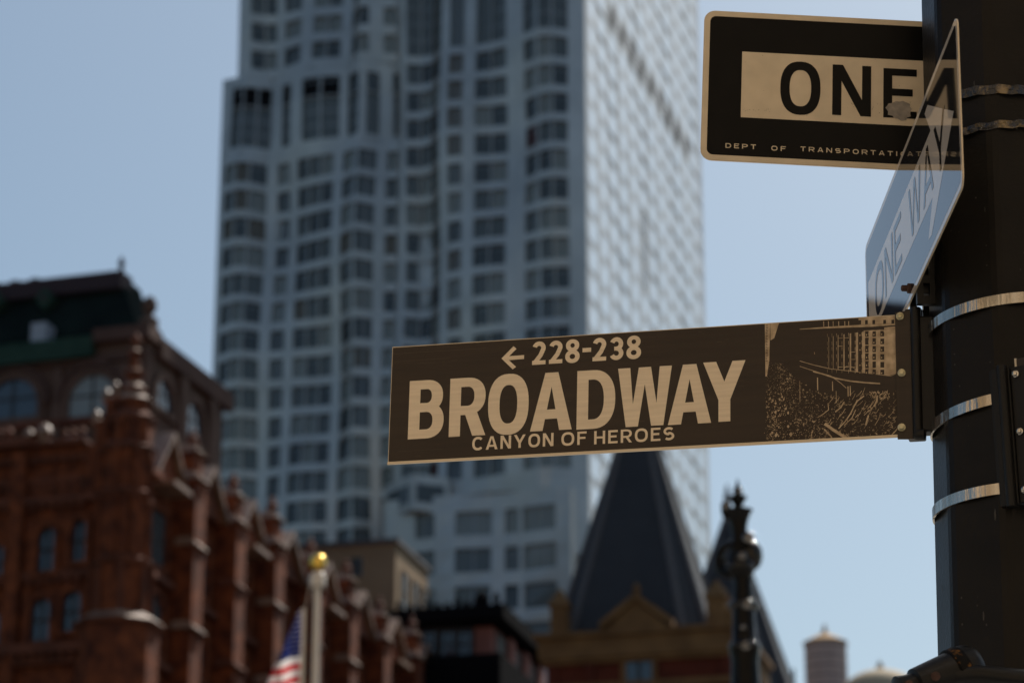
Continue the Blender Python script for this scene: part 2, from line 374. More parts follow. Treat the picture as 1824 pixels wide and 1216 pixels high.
# small angled terrace bay where the lower storeys step out
bz0, bz1 = ztop(740, 912), ztop(740, 868)
b0, b1, b2 = TW.front(692, 890)[0], TW.front(760, 880)[0], TW.front(812, 880)[0]
mb = MB(); mb.hexa([(b0, 0.5, bz0-1), (b0, -1.2, bz0-1), (b1, -4.4, bz0-1), (b2, -2.2, bz0-1), (b2, 0.5, bz0-1)], [(b0, 0.5, bz1), (b0, -1.2, bz1), (b1, -4.4, bz1), (b2, -2.2, bz1), (b2, 0.5, bz1)]); mb.build('terrace_bay', M_steel, tower)
for fa, fb in ((0.12, 0.88),):
    for (x0_, y0_), (x1_, y1_) in (((b0, -1.2), (b1, -4.4)), ((b1, -4.4), (b2, -2.2))):
        g = MB(); pa = (x0_ + (x1_-x0_)*fa, y0_ + (y1_-y0_)*fa - 0.06); pb = (x0_ + (x1_-x0_)*fb, y0_ + (y1_-y0_)*fb - 0.06)
        g.poly([(pa[0], pa[1], bz0-0.2), (pb[0], pb[1], bz0-0.2), (pb[0], pb[1], bz1-0.9), (pa[0], pa[1], bz1-0.9)]); g.build('window', M_glassA, tower)
# side
SL = TW.side(1252, 400)[0]
SIDE = lambda u, z, out: (out, u, z)
scols = []
n = 12
for i in range(n):
    a = 1.6 + i*(SL-2.4)/n; scols.append((a, a + (SL-2.4)/n*0.56, 0))
srows = [(Z0 - 2.1 - 3.0*k, Z0 - 3.0*k, 'w') for k in range(-17, 17)]
def sp_side(a, c):
    zc = c - CAMZ
    if 130.0 > zc > 127.0 and 8 < a < 46: return 1
    px_w = TW.side(1150, 450)[0]
    if abs(a + 1.2 - px_w) < 2.4 and (abs(zc - TW.side(1150, 428)[1] + CAMZ + 1) < 1.8 or abs(zc - TW.side(1150, 480)[1] + CAMZ + 1) < 1.8): return 2
    return 0
M_sideglass = mat('side_window_glass', (0.70, 0.76, 0.81), 0.30, metal=0.75)
wav_s = lambda u, z: 0.05*sin(u*0.42 + z*0.11) + 0.03*sin(u*0.9 - z*0.2) - 0.03 if 1 < u < SL-1 else 0.0
facade(tower, 0.0, SL, scols, SILL, 160, srows, SIDE, wav_s, M_steel, [M_sideglass, M_louver, M_glassC], name='side_cladding', recess=0.004, join=True, special=sp_side)
led = MB()
for r in srows:
    led.box(-0.5, 0.012, 0.3, SL-0.3, r[0]-0.32, r[0]-0.1)
stuff(led.build('side_ledges', M_steel, tower))
mb = MB(); mb.box(UL2 + 0.05, -0.9, 1.5, SL, 50, 159.9); mb.box(UL, -0.9, 1.5, 30, 0, 49.9); mb.box(UL+0.05, UL2, 1.4, 29, 49.95, zb-0.4)
mb.build('core', M_steel, tower)
box('upper_shaft', M_steel, tower, UL2 + 1, -1, 0.4, SL-0.5, 160.02, 196)
box('lower_base', M_beige, tower, UL, 0, 0.0, SL, 0.01, SILL - 0.01)
mb = MB(); mb.poly([(UL, 0, SILL), (UL, 30, SILL), (UL, 30, zb), (UL, 0, zb)]); mb.poly([(UL2, 0, zb), (UL2, SL, zb), (UL2, SL, 160), (UL2, 0, 160)]); mb.build('west_cladding', M_steel, tower)

# ------------------------------------------------------------------ shared building pieces
def arch_window(parent, fmap, u0, u1, z0, z1, arch=True, proud=0.25, frame=0.25, glass=M_blueglass, fm=M_brickl, depth=0.05):
    """window part with a dark reveal, glass and surround, laid on a face through fmap(u, z, out)"""
    def outline(e):
        pts = [(u0-e, z0-e), (u1+e, z0-e)]
        if arch:
            r = (u1-u0)/2 + e; c = (u0+u1)/2; zc = z1 - (u1-u0)/2
            pts += [(c + r*cos(pi*i/10), zc + r*sin(pi*i/10)) for i in range(11)]
        else: pts += [(u1+e, z1+e), (u0-e, z1+e)]
        return pts
    inner, outer = outline(0), outline(frame)
    fr = MB(); n = len(inner)
    for i in range(n):
        j = (i+1) % n
        fr.poly([fmap(*outer[i], proud), fmap(*outer[j], proud), fmap(*inner[j], proud), fmap(*inner[i], proud)])
        fr.poly([fmap(*inner[i], proud), fmap(*inner[j], proud), fmap(*inner[j], depth), fmap(*inner[i], depth)])
        fr.poly([fmap(*outer[i], proud), fmap(*outer[j], proud), fmap(*outer[j], 0), fmap(*outer[i], 0)])
    g = MB(); g.poly([fmap(*p, depth) for p in inner])
    w = g.build('window', glass, parent)
    fr.build('surround', fm, w)
    m = MB(); c = (u0+u1)/2
    for a, b, c0, c1 in ((c-0.09, c+0.09, z0, z1-0.02), (u0, u1, (z0+z1)/2-0.08, (z0+z1)/2+0.08)):
        m.poly([fmap(a, c0, depth+0.05), fmap(b, c0, depth+0.05), fmap(b, c1, depth+0.05), fmap(a, c1, depth+0.05)])
    m.build('glazing_bar', M_reveal, w)
    return w
def octa(c, r, ph=pi/8): return [(c[0] + r*cos(ph + i*pi/4), c[1] + r*sin(ph + i*pi/4)) for i in range(8)]
def ring3(pts, z): return [(x, y, z) for x, y in pts]

# ------------------------------------------------------------------ brownstone block with green mansard roof (far left)
NB = Frame(262, 620, 200, 17)
nb = thing('mansard_building', 'brownstone block with arched windows and dark green mansard roof at far left', 'building'); NB.place(nb)
FN = lambda u, z, out: (u, -out, z)
SN = lambda u, z, out: (out, u, z)
zc = NB.front(100, 622)[1]; zcr = NB.front(215, 612)[1]
LN = NB.side(398, 705)[0]
box('wall', M_brownstone, nb, -30, 0, 0, LN, 0.01, zc)
sw = MB()
for a, b, m_ in ((-30, NB.front(172, 620)[0], 0), (NB.front(172, 620)[0] + 0.01, 0.5, 1)):
    pass
box('cornice', M_copper, nb, -30, NB.front(172, 620)[0], -0.9, -0.003, zc - 1.1, zc + 0.5)
box('corner_cornice', M_browntrim, nb, NB.front(172, 620)[0] + 0.004, 0.5, -0.8, 1.5, zc + 0.0, zc + 1.0)
box('side_cornice', M_browntrim, nb, 0.003, 0.6, 1.55, LN + 0.8, zc - 0.9, zc + 0.6)
box('frieze', M_browntrim, nb, -30, -0.3, -0.35, -0.006, NB.front(100, 655)[1], NB.front(100, 645)[1])
# mansard: concave profile swept round front and right
top = NB.front(200, 474)[1]; prof = []; RD = 9.0
for x, y in ((246, 585), (238, 566), (226, 541), (214, 515), (206, 492), (203, 478)):
    u, z = NB.front(x, y, 1.2); prof.append((-u, z))
mr = MB()
for (i0, z0_), (i1, z1_) in zip(prof, prof[1:]):
    mr.poly([(-30, i0*0.8, z0_), (-i0, i0*0.8, z0_), (-i1, i1*0.8, z1_), (-30, i1*0.8, z1_)])
    mr.poly([(-i0, i0*0.8, z0_), (-i0, RD - i0*0.8, z0_), (-i1, RD - i1*0.8, z1_), (-i1, i1*0.8, z1_)])
i0, z0_ = prof[-1]
mr.poly([(-30, i0*0.8, z0_), (-i0, i0*0.8, z0_), (-i0, RD-i0*0.8, z0_), (-30, RD-i0*0.8, z0_)])
i0, z0_ = prof[0]
mr.poly([(-30, i0*0.8, z0_), (-i0, i0*0.8, z0_), (-i0, RD-i0*0.8, z0_), (-30, RD-i0*0.8, z0_)])
mr.box(-30, -i0-0.1, i0*0.8+0.1, RD-i0*0.8-0.1, zc-0.5, z0_+0.3)
roof = mr.build('roof', M_greenroof, nb)
u_e, zr0 = NB.front(203, 505, 1.2); i1 = prof[-1][0]
box('ridge_band', M_ridge, roof, -30, -i1+0.25, i1*0.8-0.9, i1*0.8+1.2, zr0, prof[-1][1]+0.15)
rc = MB()
for i in range(12):
    rc.box(-30 + i*1.7, -30 + i*1.7 + 0.7, i1*0.8-0.4, i1*0.8-0.1, prof[-1][1]+0.16, prof[-1][1]+0.5)
rc.build('ridge_crest', M_ridge, roof)
MB().lathe([(0.28, 0), (0.14, 0.5), (0.3, 0.75), (0.03, 1.4)], (-i1, i1*0.8-0.4, prof[-1][1]+0.1), 8).build('finial', M_ridge, roof, True)
for x, y in ((92, 541), (4, 545)):
    u, z = NB.front(x, y, 2.6); d = MB(); r = 0.72
    d.hexa([(u-r, 1.2, z), (u, 1.2, z-r*1.25), (u+r, 1.2, z), (u, 1.2, z+r*1.25)], [(u-r, 3.2, z), (u, 3.2, z-r*1.25), (u+r, 3.2, z), (u, 3.2, z+r*1.25)]); o = d.build('roof_dormer', M_copper, roof)
    box('dormer_pane', M_reveal, o, u-0.25, u+0.25, 1.12, 1.19, z-0.3, z+0.3)
u, z = NB.front(70, 612, 0); box('roof_hatch', mat('pale_hatch', (0.30, 0.33, 0.38), 0.5), roof, u-0.62, u+0.62, -0.3, 1.5, zc+0.505, zc+2.2)
# corner ball
MB().lathe([(0.75, 0), (0.75, 0.9), (0.45, 1.1), (0.28, 1.3), (0.5, 1.6), (0.6, 2.0), (0.5, 2.45), (0.2, 2.75), (0.02, 2.8)], (-0.25, 0.6, zc + 0.9), 14).build('corner_ball', M_brownstone, nb, True)
for x0, x1, y0, y1, gm in ((-22, 68, 676, 742, M_blueglass), (124, 206, 668, 738, M_glassB)):
    ua, _ = NB.front(x0, 720); ub, zz0 = NB.front(x1, y1); zz1 = NB.front((x0+x1)/2, y0)[1]
    arch_window(nb, FN, ua, ub, zz0, zz1, True, 0.35, 0.55, gm, M_brownstone)
    rr = MB(); c = (ua+ub)/2; R = (ub-ua)/2 + 0.95; zc_ = zz1 - (ub-ua)/2
    for i in range(14):
        a0, a1 = pi*i/14, pi*(i+1)/14
        rr.hexa([(c+R*cos(a0), -0.004, zc_+R*sin(a0)), (c+R*cos(a1), -0.004, zc_+R*sin(a1)), (c+(R-.3)*cos(a1), -0.004, zc_+(R-.3)*sin(a1)), (c+(R-.3)*cos(a0), -0.004, zc_+(R-.3)*sin(a0))],
                [(c+R*cos(a0), -0.55, zc_+R*sin(a0)), (c+R*cos(a1), -0.55, zc_+R*sin(a1)), (c+(R-.3)*cos(a1), -0.55, zc_+(R-.3)*sin(a1)), (c+(R-.3)*cos(a0), -0.55, zc_+(R-.3)*sin(a0))])
    rr.build('arch_moulding', M_browntrim, nb)
ua, za = NB.front(118, 812); ub, zb_ = NB.front(156, 772); arch_window(nb, FN, ua, ub, za - 2, zb_, False, 0.2, 0.2, M_blueglass, M_brownstone)
for px0, px1, y0, y1 in ((100, 112, 660, 800), (215, 228, 650, 800)):
    ua, ub = NB.front(px0, 700)[0], NB.front(px1, 700)[0]; box('pilaster', M_brownstone, nb, ua, ub, -0.45, -0.003, 30, NB.front(px0, y0)[1])
box('string_course', M_brickl, nb, -30, 0.2, -0.5, -0.008, NB.front(100, 762)[1], NB.front(100, 750)[1])
for x0, x1, y0, y1 in ((273, 303, 742, 676), (326, 356, 792, 716)):
    ua = NB.side(x0, (y0+y1)/2)[0]; ub, zz0 = NB.side(x1, y0); zz1 = NB.side((x0+x1)/2, y1)[1]
    arch_window(nb, SN, ua, ub, zz0, zz1, True, 0.35, 0.5, M_blueglass, M_brownstone)
ua, zz0 = NB.side(282, 835); ub, zz1 = NB.side(298, 795); arch_window(nb, SN, ua, ub, zz0, zz1, False, 0.2, 0.2, M_blueglass, M_brownstone)
for px0 in (312, 366):
    ua = NB.side(px0, 740)[0]; box('pilaster', M_brownstone, nb, 0.003, 0.5, ua, ua + 1.3, 30, zc - 1.0)

# ------------------------------------------------------------------ red brick gothic block, left
PB = Frame(252, 900, 150, 14.2)
pb = thing('gothic_brick_building', 'dark red brick gothic block with stepped pinnacles and pale sunlit ledges at left', 'building'); PB.place(pb)
FP = lambda u, z, out: (u, -out, z)
SP = lambda u, z, out: (out, u, z)
zroof = 48.8 + CAMZ
PZ = lambda x, y: PB.front(x, y)[1]
PU = lambda x, y=950: PB.front(x, y)[0]
LS = 74.0
box('wall', M_brick, pb, -26, -0.9, 0, 22, 0.01, PZ(40, 800))
box('side_wall', M_brick, pb, -14, -0.904, 0.9, LS, 0.012, zroof - 2.6)
# front windows
for x0, x1, y0, y1 in ((70, 101, 1020, 940), (131, 157, 1003, 926), (58, 93, 1144, 1066), (114, 148, 1127, 1053), (-20, 10, 1040, 970), (-30, 4, 1170, 1090)):
    xa, xb = PU(x0, (y0+y1)/2), PU(x1, (y0+y1)/2)
    arch_window(pb, FP, xa, xb, PZ(x0, y0), PZ((x0+x1)/2, y1), True, 0.45, 0.28, M_blueglass, M_brick, -0.0 + 0.04)
# belt courses and cornice on the front
for y, h, out in ((1172, 0.55, 0.9), (1190, 0.3, 0.5), (1036, 0.35, 0.4), (905, 0.4, 0.5), (868, 0.25, 0.3), (1160, 0.25, 0.5)):
    z = PZ(0, y); box('belt_course', M_brickl, pb, -26, PU(178) - 0.01, -out, -0.004, z, z + h)
box('front_pier', M_brick, pb, PU(22), PU(44), -0.6, -0.005, 10, PZ(30, 812))
box('front_pier', M_brick, pb, PU(-60), PU(-38), -0.6, -0.005, 10, PZ(30, 812))
# parapet, coping and knobs
zp = PZ(40, 800)
box('parapet_coping', M_brickl, pb, -26, PU(52), -0.7, 1.2, zp + 0.004, zp + 0.5)
box('parapet_coping', M_brickl, pb, PU(52) + 0.01, PU(150), -0.5, 1.0, zp + 0.004, zp + 0.25)
for x, y, r in ((55, 790, 0.32), (66, 806, 0.26), (82, 803, 0.45), (3, 802, 0.25), (17, 806, 0.3), (72, 828, 0.24), (132, 808, 0.24), (148, 806, 0.26), (118, 814, 0.2), (86, 826, 0.2)):
    u, z = PB.front(x, y); zz = max(z - r, zp + (0.5 if x < 52 else 0.25))
    MB().lathe([(r*0.6, -0.05), (r*0.8, 0.05), (r*0.45, 0.2), (r, 0.2 + r*0.7), (r*0.8, 0.2 + r*1.4), (0.03, 0.2 + r*1.9)], (u, -0.3 if y < 812 else -0.35, zz), 8).build('parapet_knob', M_cap if r > 0.31 else M_brickl, pb, True)
# corner turret: tiers, each with a projecting sunlit ledge
tc = (PU(214), 0.35)
tiers = [(1216, 1110, 2.30), (1110, 1000, 1.62), (1000, 880, 1.55), (880, 800, 1.52), (800, 745, 1.28), (745, 712, 0.98), (712, 690, 0.66), (690, 660, 0.46), (660, 624, 0.30)]
tu = MB(); cp = []
for y0, y1, r in tiers:
    z0_, z1_ = PZ(235, y0) - (35 if y0 == 1216 else 0), PZ(235, y1)
    cx = tc[0] + (0.25 if y0 <= 800 else 0.0)
    tu.hexa(ring3(octa((cx, tc[1]), r), z0_), ring3(octa((cx, tc[1]), r*(0.96 if r > 1 else 0.8)), z1_))
    cp.append((cx, r, z1_))
turret = tu.build('corner_turret', M_brick, pb)
for cx, r, z1_ in cp:
    k = 0.26 if r > 1.3 else 0.16
    MB().hexa(ring3(octa((cx, tc[1]), r + k*0.3), z1_ - 0.25), ring3(octa((cx, tc[1]), r + k), z1_)).build('ledge', M_brickl, turret)
    MB().hexa(ring3(octa((cx, tc[1]), r + k), z1_ + 0.003), ring3(octa((cx, tc[1]), max(0.1, r - 0.35)), z1_ + (0.45 if r > 0.6 else 0.25))).build('coping', M_cap if r < 1.0 or r > 2 else M_brickl, turret)  # a few copings coloured paler to look sunlit
cx = tc[0] + 0.25; zt = PZ(240, 624)
MB().lathe([(0.14, 0), (0.12, 0.15), (0.26, 0.35), (0.30, 0.55), (0.2, 0.78), (0.02, 0.95)], (cx, tc[1], zt + 0.2), 10).build('finial', M_brickl, turret, True)
for i in range(8):
    a = pi/8 + i*pi/4
    MB().lathe([(0.16, PZ(235, 1105)), (0.16, PZ(235, 1002)), (0.24, PZ(235, 998))], (tc[0] + 1.66*cos(a), tc[1] + 1.66*sin(a), 0), 8).build('colonnette', M_brickl, turret, True)
def dentils(fm, u0, u1, z, out, w=0.28, h=0.35):
    d = MB(); u = u0
    while u < u1 - w:
        a, b = fm(u, z, 0.004), fm(u + w, z + h, out)
        d.box(min(a[0], b[0]), max(a[0], b[0]), min(a[1], b[1]), max(a[1], b[1]), z, z + h); u += w*2
    stuff(d.build('dentil_course', M_brickl, pb))
for y_, o_ in ((1180, 0.7), (1044, 0.35), (912, 0.4), (880, 0.3), (830, 0.4)): dentils(FP, PU(-60), PU(150), PZ(0, y_) - 0.1, o_)
for xa, xb, ya, yb in ((48, 62, 1050, 1160), (100, 112, 1050, 1160), (104, 128, 930, 1030), (50, 66, 930, 1030), (6, 20, 860, 900), (60, 90, 845, 900), (100, 140, 845, 900)):
    box('brick_panel', M_brick, pb, PU(xa), PU(xb), -0.22, -0.006, PZ(xa, yb), PZ(xa, ya))
for i in range(8):
    a = i*pi/4
    for (y0, y1, r_) in ((995, 885, 1.50), (876, 804, 1.46), (795, 750, 1.2)):
        MB().lathe([(0.2, PZ(235, y0)), (0.17, PZ(235, y1) - 0.5), (0.26, PZ(235, y1) - 0.4), (0.05, PZ(235, y1) + 0.1)], (tc[0] + r_*cos(a), tc[1] + r_*sin(a), 0), 6).build('colonnette', M_brick, turret)
# flying gable left of the turret (stepped)
st = MB()
for xa, xb, ytop in ((150, 166, 795), (166, 180, 752), (180, 200, 712)):
    st.box(PU(xa), PU(xb), -0.35, 0.5, zp - 3, PZ((xa+xb)/2, ytop))
st.build('stepped_gable', M_brick, pb)
for x, y in ((172, 750), (206, 700), (190, 712)):
    u, z = PB.front(x, y); MB().lathe([(0.3, -0.1), (0.32, 0.05), (0.16, 0.15), (0.26, 0.4), (0.03, 0.7)], (u, 0.0, z), 8).build('gable_knob', M_cap, pb, True)
# receding side: a row of buttressed bays, each with pinnacle and pale copings
pw = [7.7, 14.8, 22.0, 29.8, 37.6, 45.4, 53.6, 61.5, 69.0]
for i, w in enumerate(pw):
    gz = zroof - (0.6 if i % 2 else 0.0)
    b = MB(); b.box(-0.9, 0.55, w - 0.85, w + 0.85, 0.3, gz - 1.7); b.box(-0.9, 0.35, w - 0.62, w + 0.62, gz - 1.696, gz)
    but = b.build('buttress', M_brick, pb)
    for z, s in ((gz - 1.7, 0.30), (gz, 0.28), (gz - 5.6, 0.22), (gz - 10.5, 0.34), (gz - 15.8, 0.45), (gz - 16.9, 0.3)):
        hw = 0.85 if z < gz - 0.5 else 0.62; xo = 0.55 if z < gz - 0.5 else 0.35
        MB().hexa([(-0.6, w-hw-s*.6, z+.004), (xo+s, w-hw-s*.6, z+.004), (xo+s, w+hw+s*.6, z+.004), (-0.6, w+hw+s*.6, z+.004)],
                  [(-0.6, w-hw, z+.5), (xo-0.25, w-hw, z+.5), (xo-0.25, w+hw, z+.5), (-0.6, w+hw, z+.5)]).build('coping', M_cap if z > gz - 2 or (i % 2 == 0 and z > gz - 16.5) else M_brickl, but)
    MB().lathe([(0.36, 0), (0.3, 0.35), (0.42, 0.45), (0.16, 0.75), (0.22, 0.9), (0.03, 1.1)], (-0.1, w, gz + 0.5), 8, pi/8).build('pinnacle', M_brickl, but)
    # bay between this buttress and the one before
    w0 = (pw[i-1] if i else 1.2) + 0.9; w1 = w - 0.9; c = (w0+w1)/2; zg = zroof - 2.6
    MB().hexa([(-0.9, w0, zg + .004), (-0.3, w0, zg + .004), (-0.3, w1, zg + .004), (-0.9, w1, zg + .004)], [(-0.9, c-0.2, zg + 2.6), (-0.3, c-0.2, zg + 2.6), (-0.3, c+0.2, zg + 2.6), (-0.9, c+0.2, zg + 2.6)]).build('gable', M_brick, pb)
    g = MB()
    for s in (-1, 1):
        e = w0 if s < 0 else w1
        g.poly([(-0.95, e, zg + .15), (0.1, e, zg + .15), (0.1, c, zg + 3.0), (-0.95, c, zg + 3.0)])
        g.poly([(0.1, e, zg + .15), (0.1, e, zg - .15), (0.1, c, zg + 2.7), (0.1, c, zg + 3.0)])
    g.build('gable_coping', M_cap, pb)
    if i % 2 == 0:
        box('balcony_slab', M_cap, pb, -0.9, 0.75, c - 1.5, c + 1.3, zg - 0.55, zg - 0.3)
    for zt_ in (zg - 1.6, zg - 6.4, zg - 11.4, zg - 16.8):
        arch_window(pb, lambda u, z, out: (-0.9 + out, u, z), c - 1.3, c + 1.3, zt_ - 3.2, zt_, zt_ < zg - 5, 0.3, 0.3, M_glassA, M_brick)
        box('belt_course', M_brickl, pb, -0.9 + 0.003, -0.4, w0 + 0.02, w1 - 0.02, zt_ - 4.1, zt_ - 3.75)

# ------------------------------------------------------------------ beige rooftop block
BB = Frame(705, 1000, 223, 14.2)
bb = thing('beige_building', 'plain beige flat-roofed block with one small dark window behind the gothic block', 'building'); BB.place(bb)
LB = BB.side(762, 1012)[0]; UW = BB.front(580, 1000)[0]; zt = BB.front(705, 966)[1]
box('wall', M_beige, bb, UW - 8, 0, 0, LB, 0.01, zt)
box('roof_coping', M_lead, bb, UW - 8.2, 0.25, -0.25, LB + 0.2, zt + 0.004, zt + 0.35)
a, z0_ = BB.front(624, 1027); b, z1_ = BB.front(646, 992); arch_window(bb, FP, a, b, z0_, z1_, False, 0.08, 0.15, M_glassA, M_beige)
for px_ in (716, 735, 751):
    a = BB.side(px_, 1020)[0]; zz = BB.side(px_, 985 + (px_-705)*0.85)[1]
    arch_window(bb, SP, a, a + 1.5, zz - 4.5, zz - 1.0, False, 0.15, 0.15, M_glassC, M_beige)
box('roof_bulkhead', M_brick, bb, -2.2, -0.2, 0.5, 3.0, zt - 6.0, zt - 5.9)

# ------------------------------------------------------------------ black-corniced pink brick building
DC = Frame(888, 1110, 205, 14.2)
dc = thing('corniced_building', 'pink brick building with heavy black crested cornice, left of the pyramid roof', 'building'); DC.place(dc)
LD = DC.side(972, 1160)[0]; UD = DC.front(690, 1100)[0]; zt = DC.front(880, 1078)[1]; zcb = DC.front(880, 1102)[1]
box('wall', M_pink, dc, UD - 0.5, -0.6, 0.6, LD, 0.01, zcb)
mb = MB(); mb.box(UD - 0.5, 0.5, -0.5, LD + 0.6, zcb + 0.004, zt); mb.box(UD - 0.5, 0.0, 0.0, LD + 0.1, zcb - 0.35, zcb); mb.build('cornice', M_blackiron, dc)
def crest(u, v, z, h, w=0.3): MB().lathe([(w, 0), (w*0.7, h*0.3), (w, h*0.5), (w*0.5, h*0.8), (0.03, h)], (u, v, z + 0.004), 6).build('cornice_crest', M_blackiron, dc)
for i, px_ in enumerate(range(712, 880, 17)):
    crest(DC.front(px_, 1080)[0], 0.0, zt, 0.55 if i % 3 else 0.9)
crest(DC.front(858, 1080)[0], 0.0, zt, 1.25, 0.6); crest(DC.front(884, 1080)[0], 0.0, zt, 1.15, 0.3)
for k in range(7): crest(0.0, 1.5 + k*(LD-2)/7, zt, 0.6)
for x0, x1 in ((752, 772), (783, 806), (814, 836)):
    a, z0_ = DC.front(x0, 1168); b, z1_ = DC.front(x1, 1120); arch_window(dc, lambda u, z, out: (u, 0.6-out, z), a, b, z0_, z1_, False, 0.3, 0.22, M_blueglass, M_reveal)
box('window_lintel', M_pink, dc, DC.front(738, 1110)[0], DC.front(842, 1110)[0], 0.2, 0.59, DC.front(790, 1114)[1], DC.front(790, 1106)[1])
zl = DC.front(860, 1166)[1]
box('lower_cornice', M_blackiron, dc, UD - 0.5, 0.3, -0.6, LD + 0.3, zl - 3.2, zl)
for k in range(3):
    w0 = 1.5 + k*(LD-1)/3
    box('side_pier', M_pink, dc, -0.597, -0.2, w0 + (LD-1)/3*0.62, w0 + (LD-1)/3*0.98, zl + 0.004, zcb - 0.36)
    box('window', M_reveal, dc, -0.597, -0.5, w0, w0 + (LD-1)/3*0.6, zl + 0.1, zcb - 0.6)

# ------------------------------------------------------------------ twin pyramid-roofed building
TB = Frame(1300, 1140, 170, 14.2)
tb = thing('turreted_building', 'orange brick building with twin steep dark slate pyramid roofs and tan stone cornice', 'building'); TB.place(tb)
u0 = TB.front(972, 1145)[0]; zk = TB.front(1140, 1128)[1]; W = -u0; zk0 = TB.front(1140, 1165)[1]
box('wall', M_orangebrick, tb, u0, 0, 0.5, 44, 0.01, zk0)
mb = MB(); mb.box(u0 - 0.5, 0.5, 0.0, 11.8, zk0 + 0.004, zk); mb.box(u0 - 0.3, 0.3, 0.2, 11.4, zk0 - 0.3, zk0); mb.build('cornice', M_tanstone, tb)
box('cornice_lip', M_tanstone, tb, u0 - 0.8, 0.8, -0.3, 12, zk + 0.004, zk + 0.3)
def pyramid(parent, cu, cv, zb0, zapex, half, chamfer):
    base = []
    for sx, sy, order in ((-1, -1, 0), (1, -1, 1), (1, 1, 0), (-1, 1, 1)):
        p1 = (cu + sx*half, cv + sy*(half - chamfer)); p2 = (cu + sx*(half - chamfer), cv + sy*half)
        base += [p1, p2] if order == 0 else [p2, p1]
    t_ = 0.02
    topr = [(cu + (x-cu)*t_, cv + (y-cv)*t_, zapex) for x, y in base]
    r = MB().hexa([(x, y, zb0) for x, y in base], topr).build('pyramid_roof', M_slate, parent)
    for (x, y), tp in zip(base, topr):
        MB().tube([(x, y, zb0 + 0.01), tp], [0.24, 0.10], 6).build('roof_ridge', M_lead, r)
    # slate courses stand slightly proud: thin bands round the roof
    n = 26; bands = MB()
    for k in range(1, n):
        s = k/n*(1 - t_); zz = zb0 + (zapex - zb0)*k/n
        bands.hexa([(cu + (x-cu)*(1-s)*1.006, cv + (y-cv)*(1-s)*1.006, zz) for x, y in base], [(cu + (x-cu)*(1-s), cv + (y-cv)*(1-s), zz + 0.12) for x, y in base])
    stuff(bands.build('slate_courses', M_slate, r))
    MB().lathe([(0.25, 0), (0.12, 0.6), (0.3, 1.0), (0.05, 2.2)], (cu, cv, zapex), 8).build('roof_finial', M_lead, r, True)
    return r
cu = TB.front(1141, 1120, 5.5)[0]; zap = TB.front(1150, 690, 5.8)[1]
pyramid(tb, cu, 5.9, zk + 0.31, zap, (TB.front(1288, 1125, 1.5)[0] - TB.front(1012, 1125, 1.5)[0])/2, 1.35)
# second turret further back along the side street
uu, zz = TB.side(1293, 914, 0.0)
p2 = at_y(1296, 914, 198); rel = p2 - TB.o; cu2, cv2 = rel.dot(TB.a), rel.dot(TB.b); zap2 = p2.z
pyramid(tb, cu2, cv2, zk - 0.5, zap2, 5.0, 1.3)
box('rear_cornice', M_tanstone, tb, cu2 - 5.6, cu2 + 5.6, cv2 - 5.6, cv2 + 5.6, zk - 1.4, zk - 0.51)
box('rear_wall', M_orangebrick, tb, cu2 - 5.2, cu2 + 5.2, cv2 - 5.2, cv2 + 5.2, 0.02, zk - 1.404)
# gable and corner pinnacles
ga, gb = TB.front(1078, 1125)[0], TB.front(1192, 1125)[0]; gc = (ga+gb)/2; gz = TB.front(1130, 1070)[1]
MB().hexa([(ga, -0.2, zk + .304), (gb, -0.2, zk + .304), (gc, -0.2, gz)], [(ga, 0.8, zk + .304), (gb, 0.8, zk + .304), (gc, 0.8, gz)]).build('gable', M_tanstone, tb)
for s0, s1 in ((ga - 0.3, gc), (gb + 0.3, gc)):
    MB().hexa([(s0, -0.45, zk + .31), (s0, -0.45, zk + .75), (s1, -0.45, gz + .45), (s1, -0.45, gz + .004)], [(s0, 0.9, zk + .31), (s0, 0.9, zk + .75), (s1, 0.9, gz + .45), (s1, 0.9, gz + .004)]).build('gable_coping', M_tanstone, tb)
MB().lathe([(0.3, 0), (0.2, 0.3), (0.3, 0.5), (0.03, 0.9)], (gc, 0, gz + 0.3), 8).build('gable_finial', M_tanstone, tb)
for px_, ytop, hw in ((997, 1046, 15), (1277, 1030, 17)):
    c = TB.front(px_, 1100)[0]; r = hw*178/5067; zt = TB.front(px_, ytop)[1]; h = zt - zk
    p = MB().box(c - r, c + r, -0.3, -0.3 + 2*r, zk + .304, zk + h*0.62).build('pinnacle', M_tanstone, tb)
    MB().hexa([(c-r-.18, -0.48, zk+h*.62+.004), (c+r+.18, -0.48, zk+h*.62+.004), (c+r+.18, -0.12+2*r, zk+h*.62+.004), (c-r-.18, -0.12+2*r, zk+h*.62+.004)],
              [(c-.06, -0.36+r, zt), (c+.06, -0.36+r, zt), (c+.06, -0.24+r, zt), (c-.06, -0.24+r, zt)]).build('pinnacle_cap', M_tanstone, p)
c = TB.front(1300, 1115)[0]; MB().lathe([(0.4, 0), (0.5, 0.35), (0.3, 0.6), (0.42, 0.9), (0.05, 1.3)], (c, 0.2, zk + .3), 8).build('corner_urn', M_tanstone, tb, True)
FT = lambda u, z, out: (u, 0.5 - out, z)
a, z1_ = TB.front(1112, 1162); b, z0_ = TB.front(1160, 1240); arch_window(tb, FT, a, b, z0_ - 1, z1_ - 0.4, False, 0.2, 0.3, M_blueglass, M_tanstone)
box('belt_course', M_tanstone, tb, u0 - 0.2, 0.2, 0.1, 0.496, TB.front(1140, 1222)[1], TB.front(1140, 1210)[1])
for x0, x1 in ((972, 990), (1040, 1056), (1282, 1300)):
    box('brick_pier', M_orangebrick, tb, TB.front(x0, 1180)[0], TB.front(x1, 1180)[0], 0.25, 0.497, 10, zk0 - 0.31)

